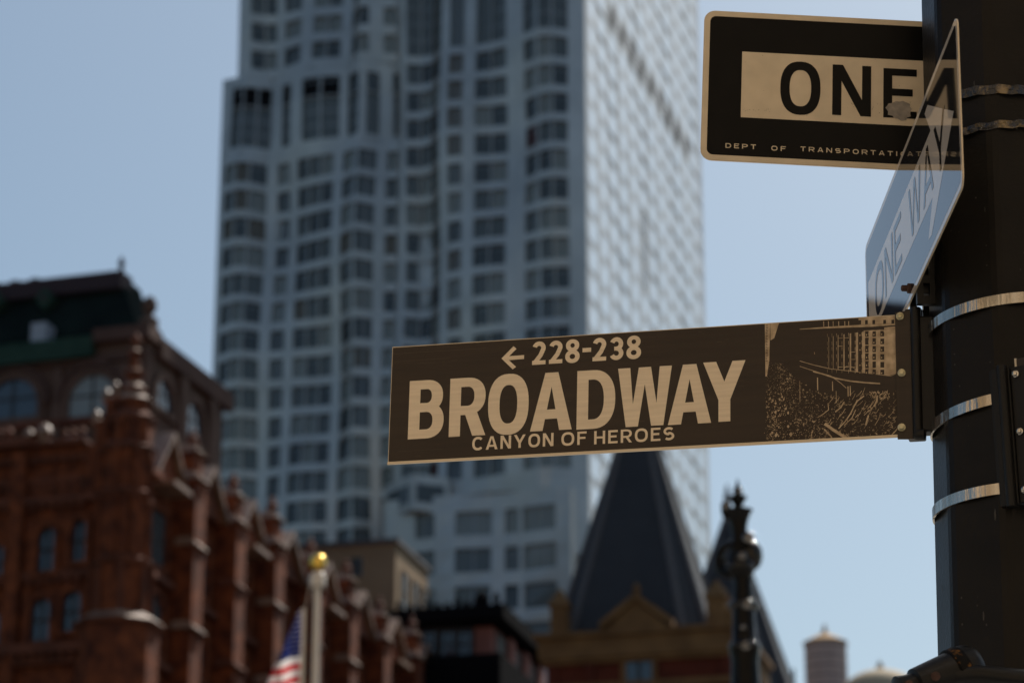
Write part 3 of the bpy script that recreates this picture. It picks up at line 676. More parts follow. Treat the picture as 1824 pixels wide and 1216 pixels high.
# ------------------------------------------------------------------ water tank, dome, mast at lower right
p = at_y(1470, 1150, 262)
wt = thing('water_tower', 'wooden rooftop water tank with shallow cone roof at lower right', 'water tank', (p.x, p.y, 0))
R = 36/5067*275; ze = at_y(1470, 1147, 262).z; za = at_y(1467, 1126, 262).z; zbt = at_y(1470, 1235, 262).z
st = MB(); n = 28
for i in range(n):
    a0, a1 = 2*pi*i/n + 0.012, 2*pi*(i+1)/n - 0.012; rr = R*(1 + 0.012*(i % 3))
    st.hexa([(rr*cos(a0), rr*sin(a0), zbt), (rr*cos(a1), rr*sin(a1), zbt), (R*.9*cos(a1), R*.9*sin(a1), zbt), (R*.9*cos(a0), R*.9*sin(a0), zbt)],
            [(rr*cos(a0), rr*sin(a0), ze), (rr*cos(a1), rr*sin(a1), ze), (R*.9*cos(a1), R*.9*sin(a1), ze), (R*.9*cos(a0), R*.9*sin(a0), ze)])
stuff(st.build('tank_staves', M_wood, wt))
MB().lathe([(R*1.08, ze + .01), (R*1.08, ze + .15), (0.25, za), (0.22, za + .35), (0.03, za + .9)], (0,0,0), 24).build('tank_roof', M_tankroof, wt)
for k in range(5):
    z = zbt + (ze - zbt)*(k + .5)/5; MB().lathe([(R*1.03, z), (R*1.04, z + .1)], (0,0,0), 24).build('tank_hoop', M_lead, wt)
MB().lathe([(R*1.02, zbt - .4), (R*1.02, zbt - .004)], (0,0,0), 24).build('tank_floor', M_wood, wt)
for i in range(6):
    a = pi/6 + i*pi/3; MB().tube([(R*.8*cos(a), R*.8*sin(a), zbt - 6), (R*.8*cos(a), R*.8*sin(a), zbt - .4)], .18, 6).build('leg', M_lead, wt)
rb = thing('roof_building', 'brown block whose flat roof carries the water tank at lower right', 'building', (p.x, p.y, 0))
box('wall', M_brownstone, rb, -9, 9, -5, 9, 0.01, zbt - 6.3); box('roof_slab', M_lead, rb, -9.2, 9.2, -5.2, 9.2, zbt - 6.296, zbt - 6.0)
p = at_y(1568, 1200, 225)
db = thing('domed_building', 'sunlit pale low domed roof beside the street sign pole at lower right', 'building', (p.x, p.y, 0))
zt = at_y(1568, 1186, 225).z; Rd = 72/5067*235
MB().lathe([(Rd*cos(a*pi/20), zt - 2.6 + 2.3*sin(a*pi/20)) for a in range(0, 10)] + [(0.3, zt - .28), (0.3, zt), (0.05, zt + .5)], (0,0,0), 28).build('dome', M_pale, db, True)
MB().lathe([(Rd*1.06, zt - 3.1), (Rd*1.06, zt - 2.604)], (0,0,0), 28).build('dome_cornice', M_pale, db)
MB().lathe([(Rd, 0.02), (Rd, zt - 3.104)], (0,0,0), 16).build('wall', M_brownstone, db)
p = at_y(1413, 1190, 262); zt = p.z
am = thing('roof_mast', 'thin dark antenna mast on the roof left of the water tank', 'antenna', (p.x, p.y, zbt - 6.0))
MB().tube([(0,0,0.004), (0,0,zt - zbt + 6)], 0.12, 6).build('mast', M_lead, am)
for k in range(3): box('crossarm', M_lead, am, -0.5, 0.5, -0.05, 0.05, 3 + k*1.1, 3.1 + k*1.1)

# ------------------------------------------------------------------ ornate lamp post
LY = 21.0
lb = at_y(1322, 1000, LY)
lamp = thing('lamp_post', 'glossy black ornate iron lamp post with scrolls and finial in front of the slate roofs', 'street lamp', (lb.x, LY, 0.15))
LZ = lambda y: at_y(1322, y, LY).z - 0.15
PXM = at_y(1323, 1000, LY).x - at_y(1322, 1000, LY).x
def lx(x, y): return at_y(x, y, LY).x - lb.x
prof = [(26, 1216), (24, 1180), (27, 1160), (29, 1150), (22, 1140), (20, 1100), (20, 1085), (20, 1075), (19, 1066), (17, 1045), (18, 1030)]
MB().lathe([(0.26, 0.004), (0.26, 0.25), (0.2, 0.4), (0.17, 1.0)] + [(0.13, 1.2), (0.115, LZ(1240))] + [(r*PXM, LZ(y)) for r, y in prof], (0,0,0), 20).build('shaft', M_lamp, lamp, True)
MB().lathe([(18*PXM, LZ(1029)), (26*PXM, LZ(1018)), (24*PXM, LZ(1000)), (17*PXM, LZ(985)), (13*PXM, LZ(960)), (15*PXM, LZ(940)), (17*PXM, LZ(928)), (23*PXM, LZ(912)), (27*PXM, LZ(909)), (12*PXM, LZ(905)), (7*PXM, LZ(902)), (14*PXM, LZ(889)), (17*PXM, LZ(885)), (7*PXM, LZ(880)), (9*PXM, LZ(874)), (3*PXM, LZ(862)), (0.6*PXM, LZ(852))],
            (lx(1316, 940), 0, 0), 16).build('finial', M_lamp, lamp, True)
for cy, rr in ((1078, 20), (1152, 21), (1010, 19)):
    MB().lathe([((rr + 8*cos(a*pi/8))*PXM, LZ(cy) + 8*PXM*sin(a*pi/8)) for a in range(-4, 5)], (0 if cy > 1020 else lx(1318, 1010), 0, 0), 24).build('collar', M_lampgloss, lamp, True)
def scroll(cx, cy, r0, yaw, turns, th, name):
    c = Vector((lx(cx, cy), 0, LZ(cy))); pts = []; rad = []
    for i in range(40):
        s = i/39; a = -pi/2 + turns*2*pi*s; r = r0*(1 - 0.55*s)*PXM
        pts.append(c + Vector((cos(yaw)*r*cos(a), sin(yaw)*r*cos(a), r*sin(a)))); rad.append(th*PXM*(1 - 0.35*s))
    MB().tube(pts, rad, 10).build(name, M_lamp, lamp, True)
scroll(1332, 984, 24, radians(35), 1.25, 11, 'scroll_bracket')
scroll(1298, 992, 30, radians(130), 1.25, 9, 'scroll_bracket')
MB().lathe([(r*PXM, LZ(y)) for r, y in ((2, 1012), (20, 1003), (26, 988), (25, 975), (17, 963), (2, 957))], (lx(1334, 985), 0.05, 0), 18).build('boss', M_lampgloss, lamp, True)
for bx_, by_, br_ in ((1329, 1081, 11), (1326, 1154, 11), (1331, 963, 12), (1320, 995, 9), (1293, 903, 8.5), (1315, 910, 7), (1316, 878, 6.5), (1322, 1121, 6)):  # small spheres added to the post to give it sun glints
    MB().lathe([(max(0.001, br_*PXM*cos(-pi/2 + pi*i/8)), br_*PXM*sin(-pi/2 + pi*i/8)) for i in range(9)], (lx(bx_, by_), -0.085 if by_ > 960 else -0.05, LZ(by_)), 12).build('glint_bead', M_glintbead, lamp, True)
MB().tube([(lx(1296, 925), 0, LZ(925)), (lx(1290, 912), 0.0, LZ(912)), (lx(1290, 899), 0, LZ(899)), (lx(1298, 892), 0, LZ(892))], [6*PXM, 6*PXM, 7*PXM, 3*PXM], 8).build('leaf_curl', M_lamp, lamp, True)

# ------------------------------------------------------------------ flagpole and flag
FY = 42.0
fb = at_y(564, 1100, FY)
fp = thing('flagpole', 'white flagpole topped with a gilded ball in front of the red brick block', 'flagpole', (fb.x, FY, 0.15))
FZ = lambda y: at_y(564, y, FY).z - 0.15
FXM = at_y(565, 1100, FY).x - at_y(564, 1100, FY).x
MB().lathe([(0.11, 0.004), (0.10, 4), (6.8*FXM, FZ(1216)), (5.8*FXM, FZ(1047))], (0,0,0), 20).build('pole', M_polewhite, fp, True)
MB().lathe([(6*FXM, FZ(1046.5)), (14*FXM, FZ(1044)), (15*FXM, FZ(1026)), (12*FXM, FZ(1021)), (6*FXM, FZ(1017))], (0,0,0), 18).build('truck', M_polewhite, fp, True)
zc_ = (FZ(1016) + FZ(986))/2; rb_ = (FZ(986) - FZ(1016))/2
MB().lathe([(max(0.004, rb_*cos(-pi/2 + pi*i/14)), zc_ + rb_*sin(-pi/2 + pi*i/14)) for i in range(15)], (0,0,0), 20).build('ball', M_gold, fp, True)
MB().tube([(-12*FXM, -0.02, FZ(1040)), (-20*FXM, -0.02, FZ(1086)), (-20*FXM, -0.02, FZ(1400))], 0.006, 6).build('halyard', M_polewhite, fp)
flag = thing('flag', 'limp striped flag with a starred blue canton hanging from the flagpole', 'flag', (fb.x, FY, 0.15))
NI, NJ = 48, 39
H0, H1 = FZ(1086), FZ(1243); HO = H0 - H1
def fpos(i, j):
    s = i/NI; h = j/NJ
    W_ = 0.03 + 0.62*h
    if s < 0.42: dx = W_*(s/0.42); back = 0.0
    else: q_ = (s - 0.42)/0.58; dx = W_*(1 - 0.55*q_*(2 - q_)*0.5); back = 0.10 + 0.10*q_
    fold = 0.05*sin(dx*22 + h*3.0)*(0.3 + h)
    return Vector((-27*FXM - dx, -0.03 + back*min(1.0, max(0.0, (s - 0.42)*12)) + fold, H0 - h*HO*0.97 - 0.30*dx))
cant = MB(); star = MB(); stripes = [MB() for _ in range(13)]
for i in range(NI):
    for j in range(NJ):
        q = [fpos(i, j), fpos(i+1, j), fpos(i+1, j+1), fpos(i, j+1)]
        if i < NI*0.42 and j < 21: cant.poly(q)
        else: stripes[j//3].poly(q)
for r in range(9):
    for k in range(6 - r % 2):
        ii = NI*0.4*(k + 0.5 + (r % 2)*0.5)/6.0; jj = 21*(r + 0.7)/9.4
        c = fpos(ii, jj); n_ = (fpos(ii + .5, jj) - c).cross(fpos(ii, jj + .5) - c).normalized()
        if n_.y > 0: n_ = -n_
        ex = (fpos(ii+.5, jj) - c).normalized(); ey = n_.cross(ex)
        star.poly([c + n_*0.006 + (ex*cos(a*pi/5 + pi/2) + ey*sin(a*pi/5 + pi/2))*(0.021 if a % 2 == 0 else 0.009) for a in range(10)])
MB().box(-27*FXM, -21*FXM, -0.05, -0.03, H1, H0 + 0.02).build('header_band', M_polewhite, flag)
cant.build('canton', M_flagblue, flag, True); [m_.build('stripe', M_flagwhite if k_ % 2 else M_flagred, flag, True) for k_, m_ in enumerate(stripes)]; stuff(star.build('stars', M_flagwhite, flag))

# ------------------------------------------------------------------ sign pole (octagonal, leaning slightly right)
POLE = Vector((0.905, 4.90, 0.15)); LEAN = radians(1.35)
pole = thing('signal_pole', 'thick black octagonal steel street pole with metal straps at right edge', 'pole', POLE, (0, LEAN, 0))
pole_off = -tan(LEAN)*(CAMZ + 1.75 - 0.15)
pole.location.x += pole_off                     # the axis passes through (0.905, 4.90) at the street sign's height
PR = 0.142; PH = radians(-90 - 95)              # vertex directions measured from the side facing the camera
def pole_ring(r, z): return [(r*sin(radians(-105.5 + 45*i)), -r*cos(radians(-105.5 + 45*i)), z) for i in range(8)]
mb = MB(); mb.hexa(pole_ring(PR*1.05, 0.004), pole_ring(PR*0.965, 6.2)); mb.build('shaft', M_pole, pole, bevel=0.012)
mb = MB(); mb.hexa(pole_ring(PR*1.45, 0.004), pole_ring(PR*1.35, 0.30)); mb.hexa(pole_ring(PR*1.35, 0.3), pole_ring(PR*1.02, 0.42)); mb.build('base_casting', M_pole, pole)
POLE_INV = None
def band(zc, h, tilt_x, tilt_y, name, m, a0=0, a1=360, r=PR*1.0, th=0.0035, wob=0.0, seg=72):
    """strap following the octagon's rounded faces; tilt in metres of rise per metre along x / y"""
    mb = MB(); rows = []
    for i in range(seg+1):
        a = radians(a0 + (a1-a0)*i/seg)
        rad = r*0.985
        wz = wob*(sin(i*1.9) + 0.6*sin(i*4.3 + 1)); wr = abs(wob)*0.25*(1 + sin(i*2.7))
        x, y = rad*sin(a), -rad*cos(a); z = zc + tilt_x*x + tilt_y*y
        o = 1 + (th + wr)/rad
        hh = h*(1 + 12*wob*sin(i*1.3))
        rows.append([(x, y, z - hh/2 + wz), (x*o, y*o, z - hh/2 + wz), (x*o, y*o, z + hh/2 + wz), (x, y, z + hh/2 + wz)])
    for p0, p1 in zip(rows, rows[1:]):
        for q in range(4): mb.poly([p0[q], p1[q], p1[(q+1) % 4], p0[(q+1) % 4]])
    mb.poly(rows[0]); mb.poly(rows[-1][::-1])
    return mb.build(name, m, pole)
def pole_z(px, py):   # height along the pole for a pixel on its left edge
    return (at_y(px, py, 4.87).z - 0.15)
band(pole_z(1646, 578) + 0.012, 0.020, 0.11, 0.0, 'steel_strap', M_band)
band(pole_z(1654, 752) + 0.018, 0.020, 0.16, 0.0, 'steel_strap', M_band, -180, 25)
band(pole_z(1663, 905) + 0.008, 0.020, 0.06, 0.0, 'steel_strap', M_band, -180, 30)
band(pole_z(1720, 172) - 0.035, 0.018, -0.03, 0, 'tape_wrap', M_tape, -180, 180, th=0.0012, wob=0.0012)
band(pole_z(1720, 232) - 0.035, 0.015, 0.05, 0, 'tape_wrap', M_tape, -180, 180, th=0.0012, wob=0.0014)

cr_ = random.Random(21); chips = MB()
for _ in range(150):
    a0 = cr_.uniform(-100, 75); z_ = cr_.uniform(2.4, 4.2); fn = -105.5 + 22.5 + 45*round((a0 + 105.5 - 22.5)/45)
    rz = PR*(1.05 - 0.085*(z_/6.2)); d_ = rz*cos(radians(22.5)) + 0.0006; off = d_*tan(radians(max(-15, min(15, a0 - fn))))
    nx, ny = sin(radians(fn)), -cos(radians(fn)); tx_, ty_ = -ny, nx; q_ = cr_.uniform(0.0006, 0.0020); el_ = cr_.choice((1, 1, 1.5, 6))
    chips.poly([(nx*d_ + tx_*(off + q_*cos(k_)), ny*d_ + ty_*(off + q_*cos(k_)), z_ + q_*el_*sin(k_)) for k_ in (0.1, 1.2, 2.5, 3.9, 5.2)])
stuff(chips.build('paint_chips', mat('paint_chip', (0.06, 0.052, 0.042), 0.7, noise=(0.02, 0.017, 0.014), noise_scale=90), pole))
# ------------------------------------------------------------------ lettering: strokes as flat cut film, each stroke a hair above the last
class Pen:
    def __init__(self): self.p = []           # polygons in (x, y), cap height 1
    def quad(self, *pts): self.p.append(('q', list(pts)))
    def rect(self, x0, x1, y0, y1): self.quad((x0, y0), (x1, y0), (x1, y1), (x0, y1))
    def ribbon(self, pts, s, closed=False):
        n = len(pts); out = []
        for i in range(n):
            if closed: a, b = pts[(i-1) % n], pts[(i+1) % n]
            else: a, b = pts[max(i-1, 0)], pts[min(i+1, n-1)]
            tx, ty = b[0]-a[0], b[1]-a[1]; l = hypot(tx, ty) or 1; nx, ny = -ty/l, tx/l
            out.append(((pts[i][0] + nx*s/2, pts[i][1] + ny*s/2), (pts[i][0] - nx*s/2, pts[i][1] - ny*s/2)))
        self.p.append(('r', out, closed))
    def ring(self, cx, cy, a, b, s, e=2.35, t0=0, t1=360, n=40, sx=None):
        sx = sx or s; out = []
        m = n if t1 - t0 < 359.9 else n
        for i in range(m + (0 if t1 - t0 > 359.9 else 1)):
            t = radians(t0 + (t1-t0)*i/m); c, q = cos(t), sin(t)
            def pt(A, B): return (cx + A*math.copysign(abs(c)**(2/e), c), cy + B*math.copysign(abs(q)**(2/e), q))
            out.append((pt(a, b), pt(a - sx, b - s)))
        self.p.append(('r', out, t1 - t0 > 359.9))
def glyph(ch, w, s):
    p = Pen(); sx = s
    if ch == 'O': p.ring(w/2, .5, w/2, .515, s, 2.4, sx=sx)
    elif ch == 'D':
        p.rect(0, sx, 0, 1); k = w*.42; p.rect(sx, k, 1-s*.85, 1); p.rect(sx, k, 0, s*.85)
        p.ring(k, .5, w-k, .5, s*.85, 2.3, -90, 90, 24, sx)
    elif ch in 'BPR':
        p.rect(0, sx, 0, 1)
        mid = .53 if ch == 'B' else .44; k = w*.5; wt = w*.96 if ch == 'B' else w
        st = s*.82
        p.rect(sx, k, 1-st, 1); p.rect(sx, k, mid-st/2, mid+st/2)
        hb = (1-mid+st/2)/2; p.ring(k, 1-hb, wt-k, hb, st, 2.25, -90, 90, 20, sx)
        if ch == 'B':
            p.rect(sx, k, 0, st); hb = (mid+st/2)/2; p.ring(k, hb, w-k, hb, st, 2.25, -90, 90, 20, sx)
        if ch == 'R': p.quad((w*.40, mid), (w*.40 + sx*1.12, mid), (w*1.02, 0), (w*1.02-sx*1.16, 0))
    elif ch == 'A':
        d = sx*1.12; t = sx*.58; q = sx*.24
        p.quad((0, 0), (d, 0), (w/2 + q, 1), (w/2 - t, 1)); p.quad((w-d, 0), (w, 0), (w/2 + t, 1), (w/2 - q, 1))
        p.rect(w*.24, w*.76, .20, .20 + s*.85)
    elif ch == 'W':
        d = sx*1.06; h = w/2; b = d*.5; q = d*.22
        for c, x in ((w*.265, 0), (w*.735, w)):
            sg = 1 if x == 0 else -1
            p.quad((x, 1), (x + sg*d, 1), (c + sg*q, 0), (c - sg*b, 0)); p.quad((h - sg*b, 1), (h + sg*q, 1), (c + sg*b, 0), (c - sg*q, 0))
    elif ch == 'Y':
        d = sx*1.10
        p.quad((0, 1), (d, 1), (w/2 + sx/2, .42), (w/2 - sx/2, .36)); p.quad((w-d, 1), (w, 1), (w/2 + sx/2, .36), (w/2 - sx/2, .42)); p.rect(w/2 - sx/2, w/2 + sx/2, 0, .42)
    elif ch == 'N':
        p.rect(0, sx, 0, 1); p.rect(w-sx, w, 0, 1); p.quad((0, 1), (sx*1.15, 1), (w, 0), (w - sx*1.15, 0))
    elif ch in 'EF':
        p.rect(0, sx, 0, 1); st = s*.88; p.rect(sx, w, 1-st, 1); p.rect(sx, w*.88, .5-st/2+.02, .5+st/2+.02)
        if ch == 'E': p.rect(sx, w, 0, st)
    elif ch == 'H': p.rect(0, sx, 0, 1); p.rect(w-sx, w, 0, 1); p.rect(sx, w-sx, .5-s*.44, .5+s*.44)
    elif ch == 'T': p.rect(0, w, 1-s*.9, 1); p.rect(w/2-sx/2, w/2+sx/2, 0, 1-s*.9)
    elif ch == 'I': p.rect(w/2-sx/2, w/2+sx/2, 0, 1)
    elif ch == 'C': p.ring(w*.53, .5, w*.53, .515, s, 2.3, 42, 318, 34)
    elif ch == 'S':
        c = []
        for i in range(33):
            t = i/32; a = radians(38 + (270-38)*t) if t < 1 else 0
        hs = s/2; r1 = (.5 - hs)/2 + .02; cx = w/2; ax = w/2 - hs
        up = [(cx + ax*cos(radians(a)), 1 - hs - r1 + r1*sin(radians(a))) for a in range(35, 271, 12)]
        lo = [(cx + ax*cos(radians(a)), hs + r1 + r1*sin(radians(a))) for a in range(90, -146, -12)]
        k = up[-1][1]; lo = [(x, y*(1 - 0) + 0) for x, y in lo]
        p.ribbon(up + [(cx, (k + lo[0][1])/2)] + lo, s)
    elif ch == '2':
        hs = s/2; r = w/2 - hs; cy = 1 - hs - r*1.0
        top = [(w/2 + r*cos(radians(a)), cy + r*sin(radians(a))) for a in range(165, -31, -13)]
        p.ribbon(top + [(w*.62, .40), (s*.62, s*.5)], s); p.rect(0, w, 0, s*.92)
    elif ch == '3':
        hs = s/2; r = w/2 - hs; ry = (1 - s)/4
        up = [(w/2 + r*.94*cos(radians(a)), 1 - hs - ry + ry*sin(radians(a))) for a in range(160, -91, -13)]
        lo = [(w/2 + r*cos(radians(a)), hs + ry + ry*sin(radians(a))) for a in range(90, -161, -13)]
        p.ribbon(up, s); p.ribbon(lo, s); p.rect(w*.34, w*.55, .5 - s*.45, .5 + s*.45)
    elif ch == '8':
        p.ring(w/2, .745, w*.46, .265, s*.88, 2.1, sx=sx); p.ring(w/2, .27, w/2, .285, s*.92, 2.1, sx=sx)
    elif ch == '-': p.rect(0, w, .42, .42 + s*.95)
    return p.p
def pen_to_mesh(mb, polys, place, layer0=0, base=-0.0010):
    """place(x, y) -> (s, t) in sign coordinates; strokes stacked 0.04 mm apart"""
    k = layer0
    for item in polys:
        d = base - 0.00001*k; k += 1
        if item[0] == 'q': mb.poly([(*[place(x, y)[0]], d, place(x, y)[1]) for x, y in item[1]])
        else:
            out = item[1]; n = len(out)
            for i in range(n if item[2] else n-1):
                a, b = out[i], out[(i+1) % n]
                mb.poly([(place(*q)[0], d, place(*q)[1]) for q in (a[0], b[0], b[1], a[1])])
    return k
def letter(parent, ch, x0, x1, y0, h, s, m):
    w = (x1-x0)/h; mb = MB(); pen_to_mesh(mb, glyph(ch, w, s), lambda x, y: (x0 + x*h, y0 + y*h)); return mb.build('letter', m, parent)
def text_run(parent, text, x0, x1, y0, h, s, m, wd, gap, space=0.6):
    """fit a run of letters between x0 and x1; wd: width by letter in cap heights"""
    tot = sum((wd.get(c, wd['*']) if c != ' ' else space) for c in text) + gap*(len(text)-1)
    k = (x1-x0)/tot; x = x0
    for c in text:
        w = (wd.get(c, wd['*']) if c != ' ' else space)*k
        if c != ' ': letter(parent, c, x, x + w, y0, h, s, m)
        x += w + gap*k

class Plane:
    """a sign's own plane: local x along the sign, local -y towards the viewer, local z up"""
    def __init__(self, origin, ex, ez):
        self.o = Vector(origin); self.ex = Vector(ex).normalized(); ez = Vector(ez)
        self.ez = (ez - self.ex*ez.dot(self.ex)).normalized(); self.ey = self.ez.cross(self.ex)
        self.m = Matrix((self.ex, self.ey, self.ez)).transposed().to_4x4(); self.m.translation = self.o
    def loc(self, px, py):
        r = ray(px, py); t = (self.o - CAM).dot(self.ey)/r.dot(self.ey); q = CAM + r*t - self.o
        return q.dot(self.ex), q.dot(self.ez)
def rounded_rect(x0, x1, z0, z1, r, n=6):
    pts = []
    for cx, cz, a0 in ((x1-r, z0+r, -90), (x1-r, z1-r, 0), (x0+r, z1-r, 90), (x0+r, z0+r, 180)):
        pts += [(cx + r*cos(radians(a0 + 90*i/n)), cz + r*sin(radians(a0 + 90*i/n))) for i in range(n+1)]
    return pts
def slab(name, pts, y0, y1, m, parent, bevel=0.0):
    mb = MB(); mb.hexa([(x, y0, z) for x, z in pts], [(x, y1, z) for x, z in pts]); return mb.build(name, m, parent, bevel=bevel)
def flat(name, pts, y, m, parent):
    mb = MB(); mb.poly([(x, y, z) for x, z in pts]); return mb.build(name, m, parent)

# ------------------------------------------------------------------ brown street name sign
TL = at_depth(699, 618, 5.49); TR = at_depth(1596, 560.5, 5.25)
d_ = TR - TL; nrm = Vector((d_.y, -d_.x, 0))
BS = Plane(TL, d_, Vector((0, 0, 1)))
bs = thing('street_sign', 'long dark brown street name sign reading BROADWAY with a printed parade picture', 'street sign'); bs.matrix_world = BS.m
L = BS.loc(1638, 557)[0]; H = -BS.loc(692, 826)[1]
slab('panel', [(0, -H), (L, -H), (L, 0), (0, 0)], 0.0, 0.004, M_edge, bs)
flat('brown_face', [(0.0012, -H + 0.0035), (L - 0.001, -H + 0.0035), (L - 0.001, -0.0016), (0.0012, -0.0016)], -0.0006, M_brownfilm, bs)
box('bottom_lip', M_edge, bs, 0.0, L, -0.004, -0.0003, -H - 0.002, -H + 0.003)
def zpx(zx, zy): return (674 + zx/2.6057, 540 + zy/2.6057)
def lz4(zx, zy): return BS.loc(*zpx(zx, zy))
word = [('B', 142, 305, 357, 627), ('R', 331, 497, 346, 616), ('O', 510, 698, 332, 606), ('A', 707, 900, 322, 590), ('D', 922, 1100, 310, 582), ('W', 1112, 1362, 297, 570), ('A', 1345, 1545, 284, 560), ('Y', 1508, 1705, 270, 549)]
for ch, x0, x1, yt, yb in word:
    ym = (yt+yb)/2
    a = lz4(x0, ym)[0]; b = lz4(x1, ym)[0]; zt_ = lz4((x0+x1)/2, yt - (0))[1]; zb_ = lz4((x0+x1)/2, yb)[1]
    letter(bs, ch, a, b, zb_, zt_ - zb_, 0.19, M_tanfilm)
for ch, x0, x1, yt, yb in (('2', 715, 777, 178, 285), ('2', 793, 855, 174, 280), ('8', 868, 935, 169, 276), ('-', 948, 988, 165, 272), ('2', 995, 1058, 161, 268), ('3', 1073, 1138, 158, 264), ('8', 1152, 1220, 152, 258)):
    a = lz4(x0, (yt+yb)/2)[0]; b = lz4(x1, (yt+yb)/2)[0]; zt_ = lz4((x0+x1)/2, yt)[1]; zb_ = lz4((x0+x1)/2, yb)[1]
    letter(bs, ch, a, b, zb_, zt_ - zb_, 0.19, M_tanfilm)
y_l = lambda x: 682 - (x-437)*0.0500
gx = {'*': .72, 'A': .86, 'O': .84, 'N': .76, 'Y': .84, 'C': .78, 'F': .60, 'E': .62, 'S': .70}
for tx, xa, xb in (('CANYON', 437, 814), ('OF', 850, 967), ('HEROES', 1002, 1374)):
    xm = (xa+xb)/2; a = lz4(xa, 630)[0]; b = lz4(xb, 600)[0]; zb_ = lz4(xm, y_l(xm))[1]; zt_ = lz4(xm, y_l(xm) - 61)[1]
    text_run(bs, tx, a, b, zb_, zt_ - zb_, 0.18, M_tanfilm, gx, 0.20)
ar = MB(); pa = [lz4(*q) for q in ((572, 257), (628, 200), (642, 212), (604, 250), (606, 264), (640, 296), (624, 307))]
ar.poly([(x, -0.0012, z) for x, z in pa]); pa = [lz4(*q) for q in ((602, 247), (677, 241), (677, 259), (602, 265))]; ar.poly([(x, -0.00125, z) for x, z in pa])
ar.build('arrow_mark', M_tanfilm, bs)
# printed picture (parade crowd under a many-windowed building), drawn as flat print
def z8(zx, zy): return BS.loc(1330 + zx/5.0656, 560 + zy/5.0656)
pic = bpy.data.objects.new('printed_picture', None)
pm = MB(); dm = MB(); DEP = [0]
def ink(mb, pts, lev=0):
    pts = [z8(*q) for q in pts]; DEP[0] += 1
    mb.poly([(x, -0.0009 - lev*0.00012 - (DEP[0] % 23)*0.000003, z) for x, z in pts])
pr = random.Random(5)
# left strip of far facade and sky gap
ink(pm, [(165, 86), (212, 84), (205, 420), (183, 560), (170, 560)])
ink(pm, [(214, 83), (292, 80), (270, 150), (250, 215), (216, 235)])
for y in range(95, 430, 14): ink(dm, [(172, y), (184 + pr.random()*14, y - 1), (184 + pr.random()*14, y + 4), (172, y + 5)], 1)
# building: bright right corner, wall strips fading to the left
ink(pm, [(1242, 118), (1342, 108), (1350, 530), (1290, 552), (1242, 545)])
cxs = (1242, 1187, 1119, 1056, 996, 937, 879, 826, 782, 742)
for i_, (x0, wd_) in enumerate(zip(cxs[1:], (40, 34, 27, 20, 14, 9, 6, 4, 3))):
    ink(pm, [(x0 - wd_/2, 142 + i_*8), (x0 + wd_/2, 138 + i_*8), (x0 + wd_/2, 540 - i_*6), (x0 - wd_/2, 538 - i_*6)])
for i_ in range(4):
    for yy_ in (140, 198, 269, 338, 408, 480):
        h_ = 20 - i_*4.5; ink(pm, [(cxs[i_+1], yy_ + i_*3), (cxs[i_], yy_ + i_*2), (cxs[i_], yy_ + h_), (cxs[i_+1], yy_ + h_ + 2)])
rows_ = (150, 222, 292, 360, 432, 500)
for ci, x in enumerate((1222, 1152, 1086, 1026, 966, 908, 850, 802, 762, 722)):
    for ri, y in enumerate(rows_):
        yy = y + (1222-x)*0.045*(1 if ri < 2 else -0.15*(ri-2)); ww = 15 - ci*1.0
        if ci < 4: ink(dm, [(x - ww, yy), (x + ww, yy - 1), (x + ww, yy + 44 - ci*2), (x - ww, yy + 45 - ci*2)], 1)
        if ci < 4 and pr.random() < 0.8: ink(pm, [(x - ww*.6, yy + 24), (x + ww*.1, yy + 22), (x + ww*.1, yy + 36), (x - ww*.6, yy + 37)], 2)
        if ci >= 2: ink(pm, [(x + ww, yy + 4), (x + ww + max(2, 9 - ci*.8), yy + 4), (x + ww + max(2, 7 - ci*.8), yy + 40), (x + ww + 1, yy + 36)])
        if ci in (4, 5, 6) and pr.random() < 0.6: ink(pm, [(x - 30, yy + 46), (x + 18, yy + 45), (x + 16, yy + 50), (x - 28, yy + 51)])
# cornice and upper row
ink(pm, [(480, 132), (720, 112), (1000, 96), (1345, 82), (1345, 96), (1130, 112), (900, 120), (480, 136)])
ink(pm, [(1010, 30), (1200, 20), (1345, 12), (1345, 80), (1060, 92), (1012, 92)])
for k, x in enumerate((1320, 1246, 1148, 1082, 1022, 966, 905)): ink(dm, [(x - 13, 50 + k), (x + 12, 48 + k), (x + 12, 84 + k*1.5), (x - 13, 86 + k*1.5)], 1)
for x in (940, 905, 850, 800, 758, 715): ink(pm, [(x - 22, 62), (x - 16, 62), (x - 15, 112), (x - 21, 112)])
# elevated rails and their posts
def rline(pts, w):
    p = Pen(); p.ribbon(pts, w); out = p.p[0][1]
    for i in range(len(out)-1): ink(pm, [out[i][0], out[i+1][0], out[i+1][1], out[i][1]])
rline([(480, 420), (600, 455), (750, 490), (880, 505), (1010, 520), (1300, 556), (1345, 535)], 5)
rline([(480, 468), (560, 495), (640, 520)], 5); rline([(600, 515), (680, 535), (800, 575), (940, 602), (1080, 616), (1205, 624)], 12)
rline([(640, 520), (760, 555), (850, 620), (900, 665)], 5); rline([(875, 490), (900, 468), (950, 472), (1000, 505)], 4)
for x, y0, y1, w in ((640, 570, 685, 9), (775, 605, 690, 8), (915, 648, 740, 9), (935, 645, 735, 9), (480, 600, 790, 4), (612, 340, 360, 4), (808, 690, 800, 5)): rline([(x, y0), (x + 2, y1)], w)
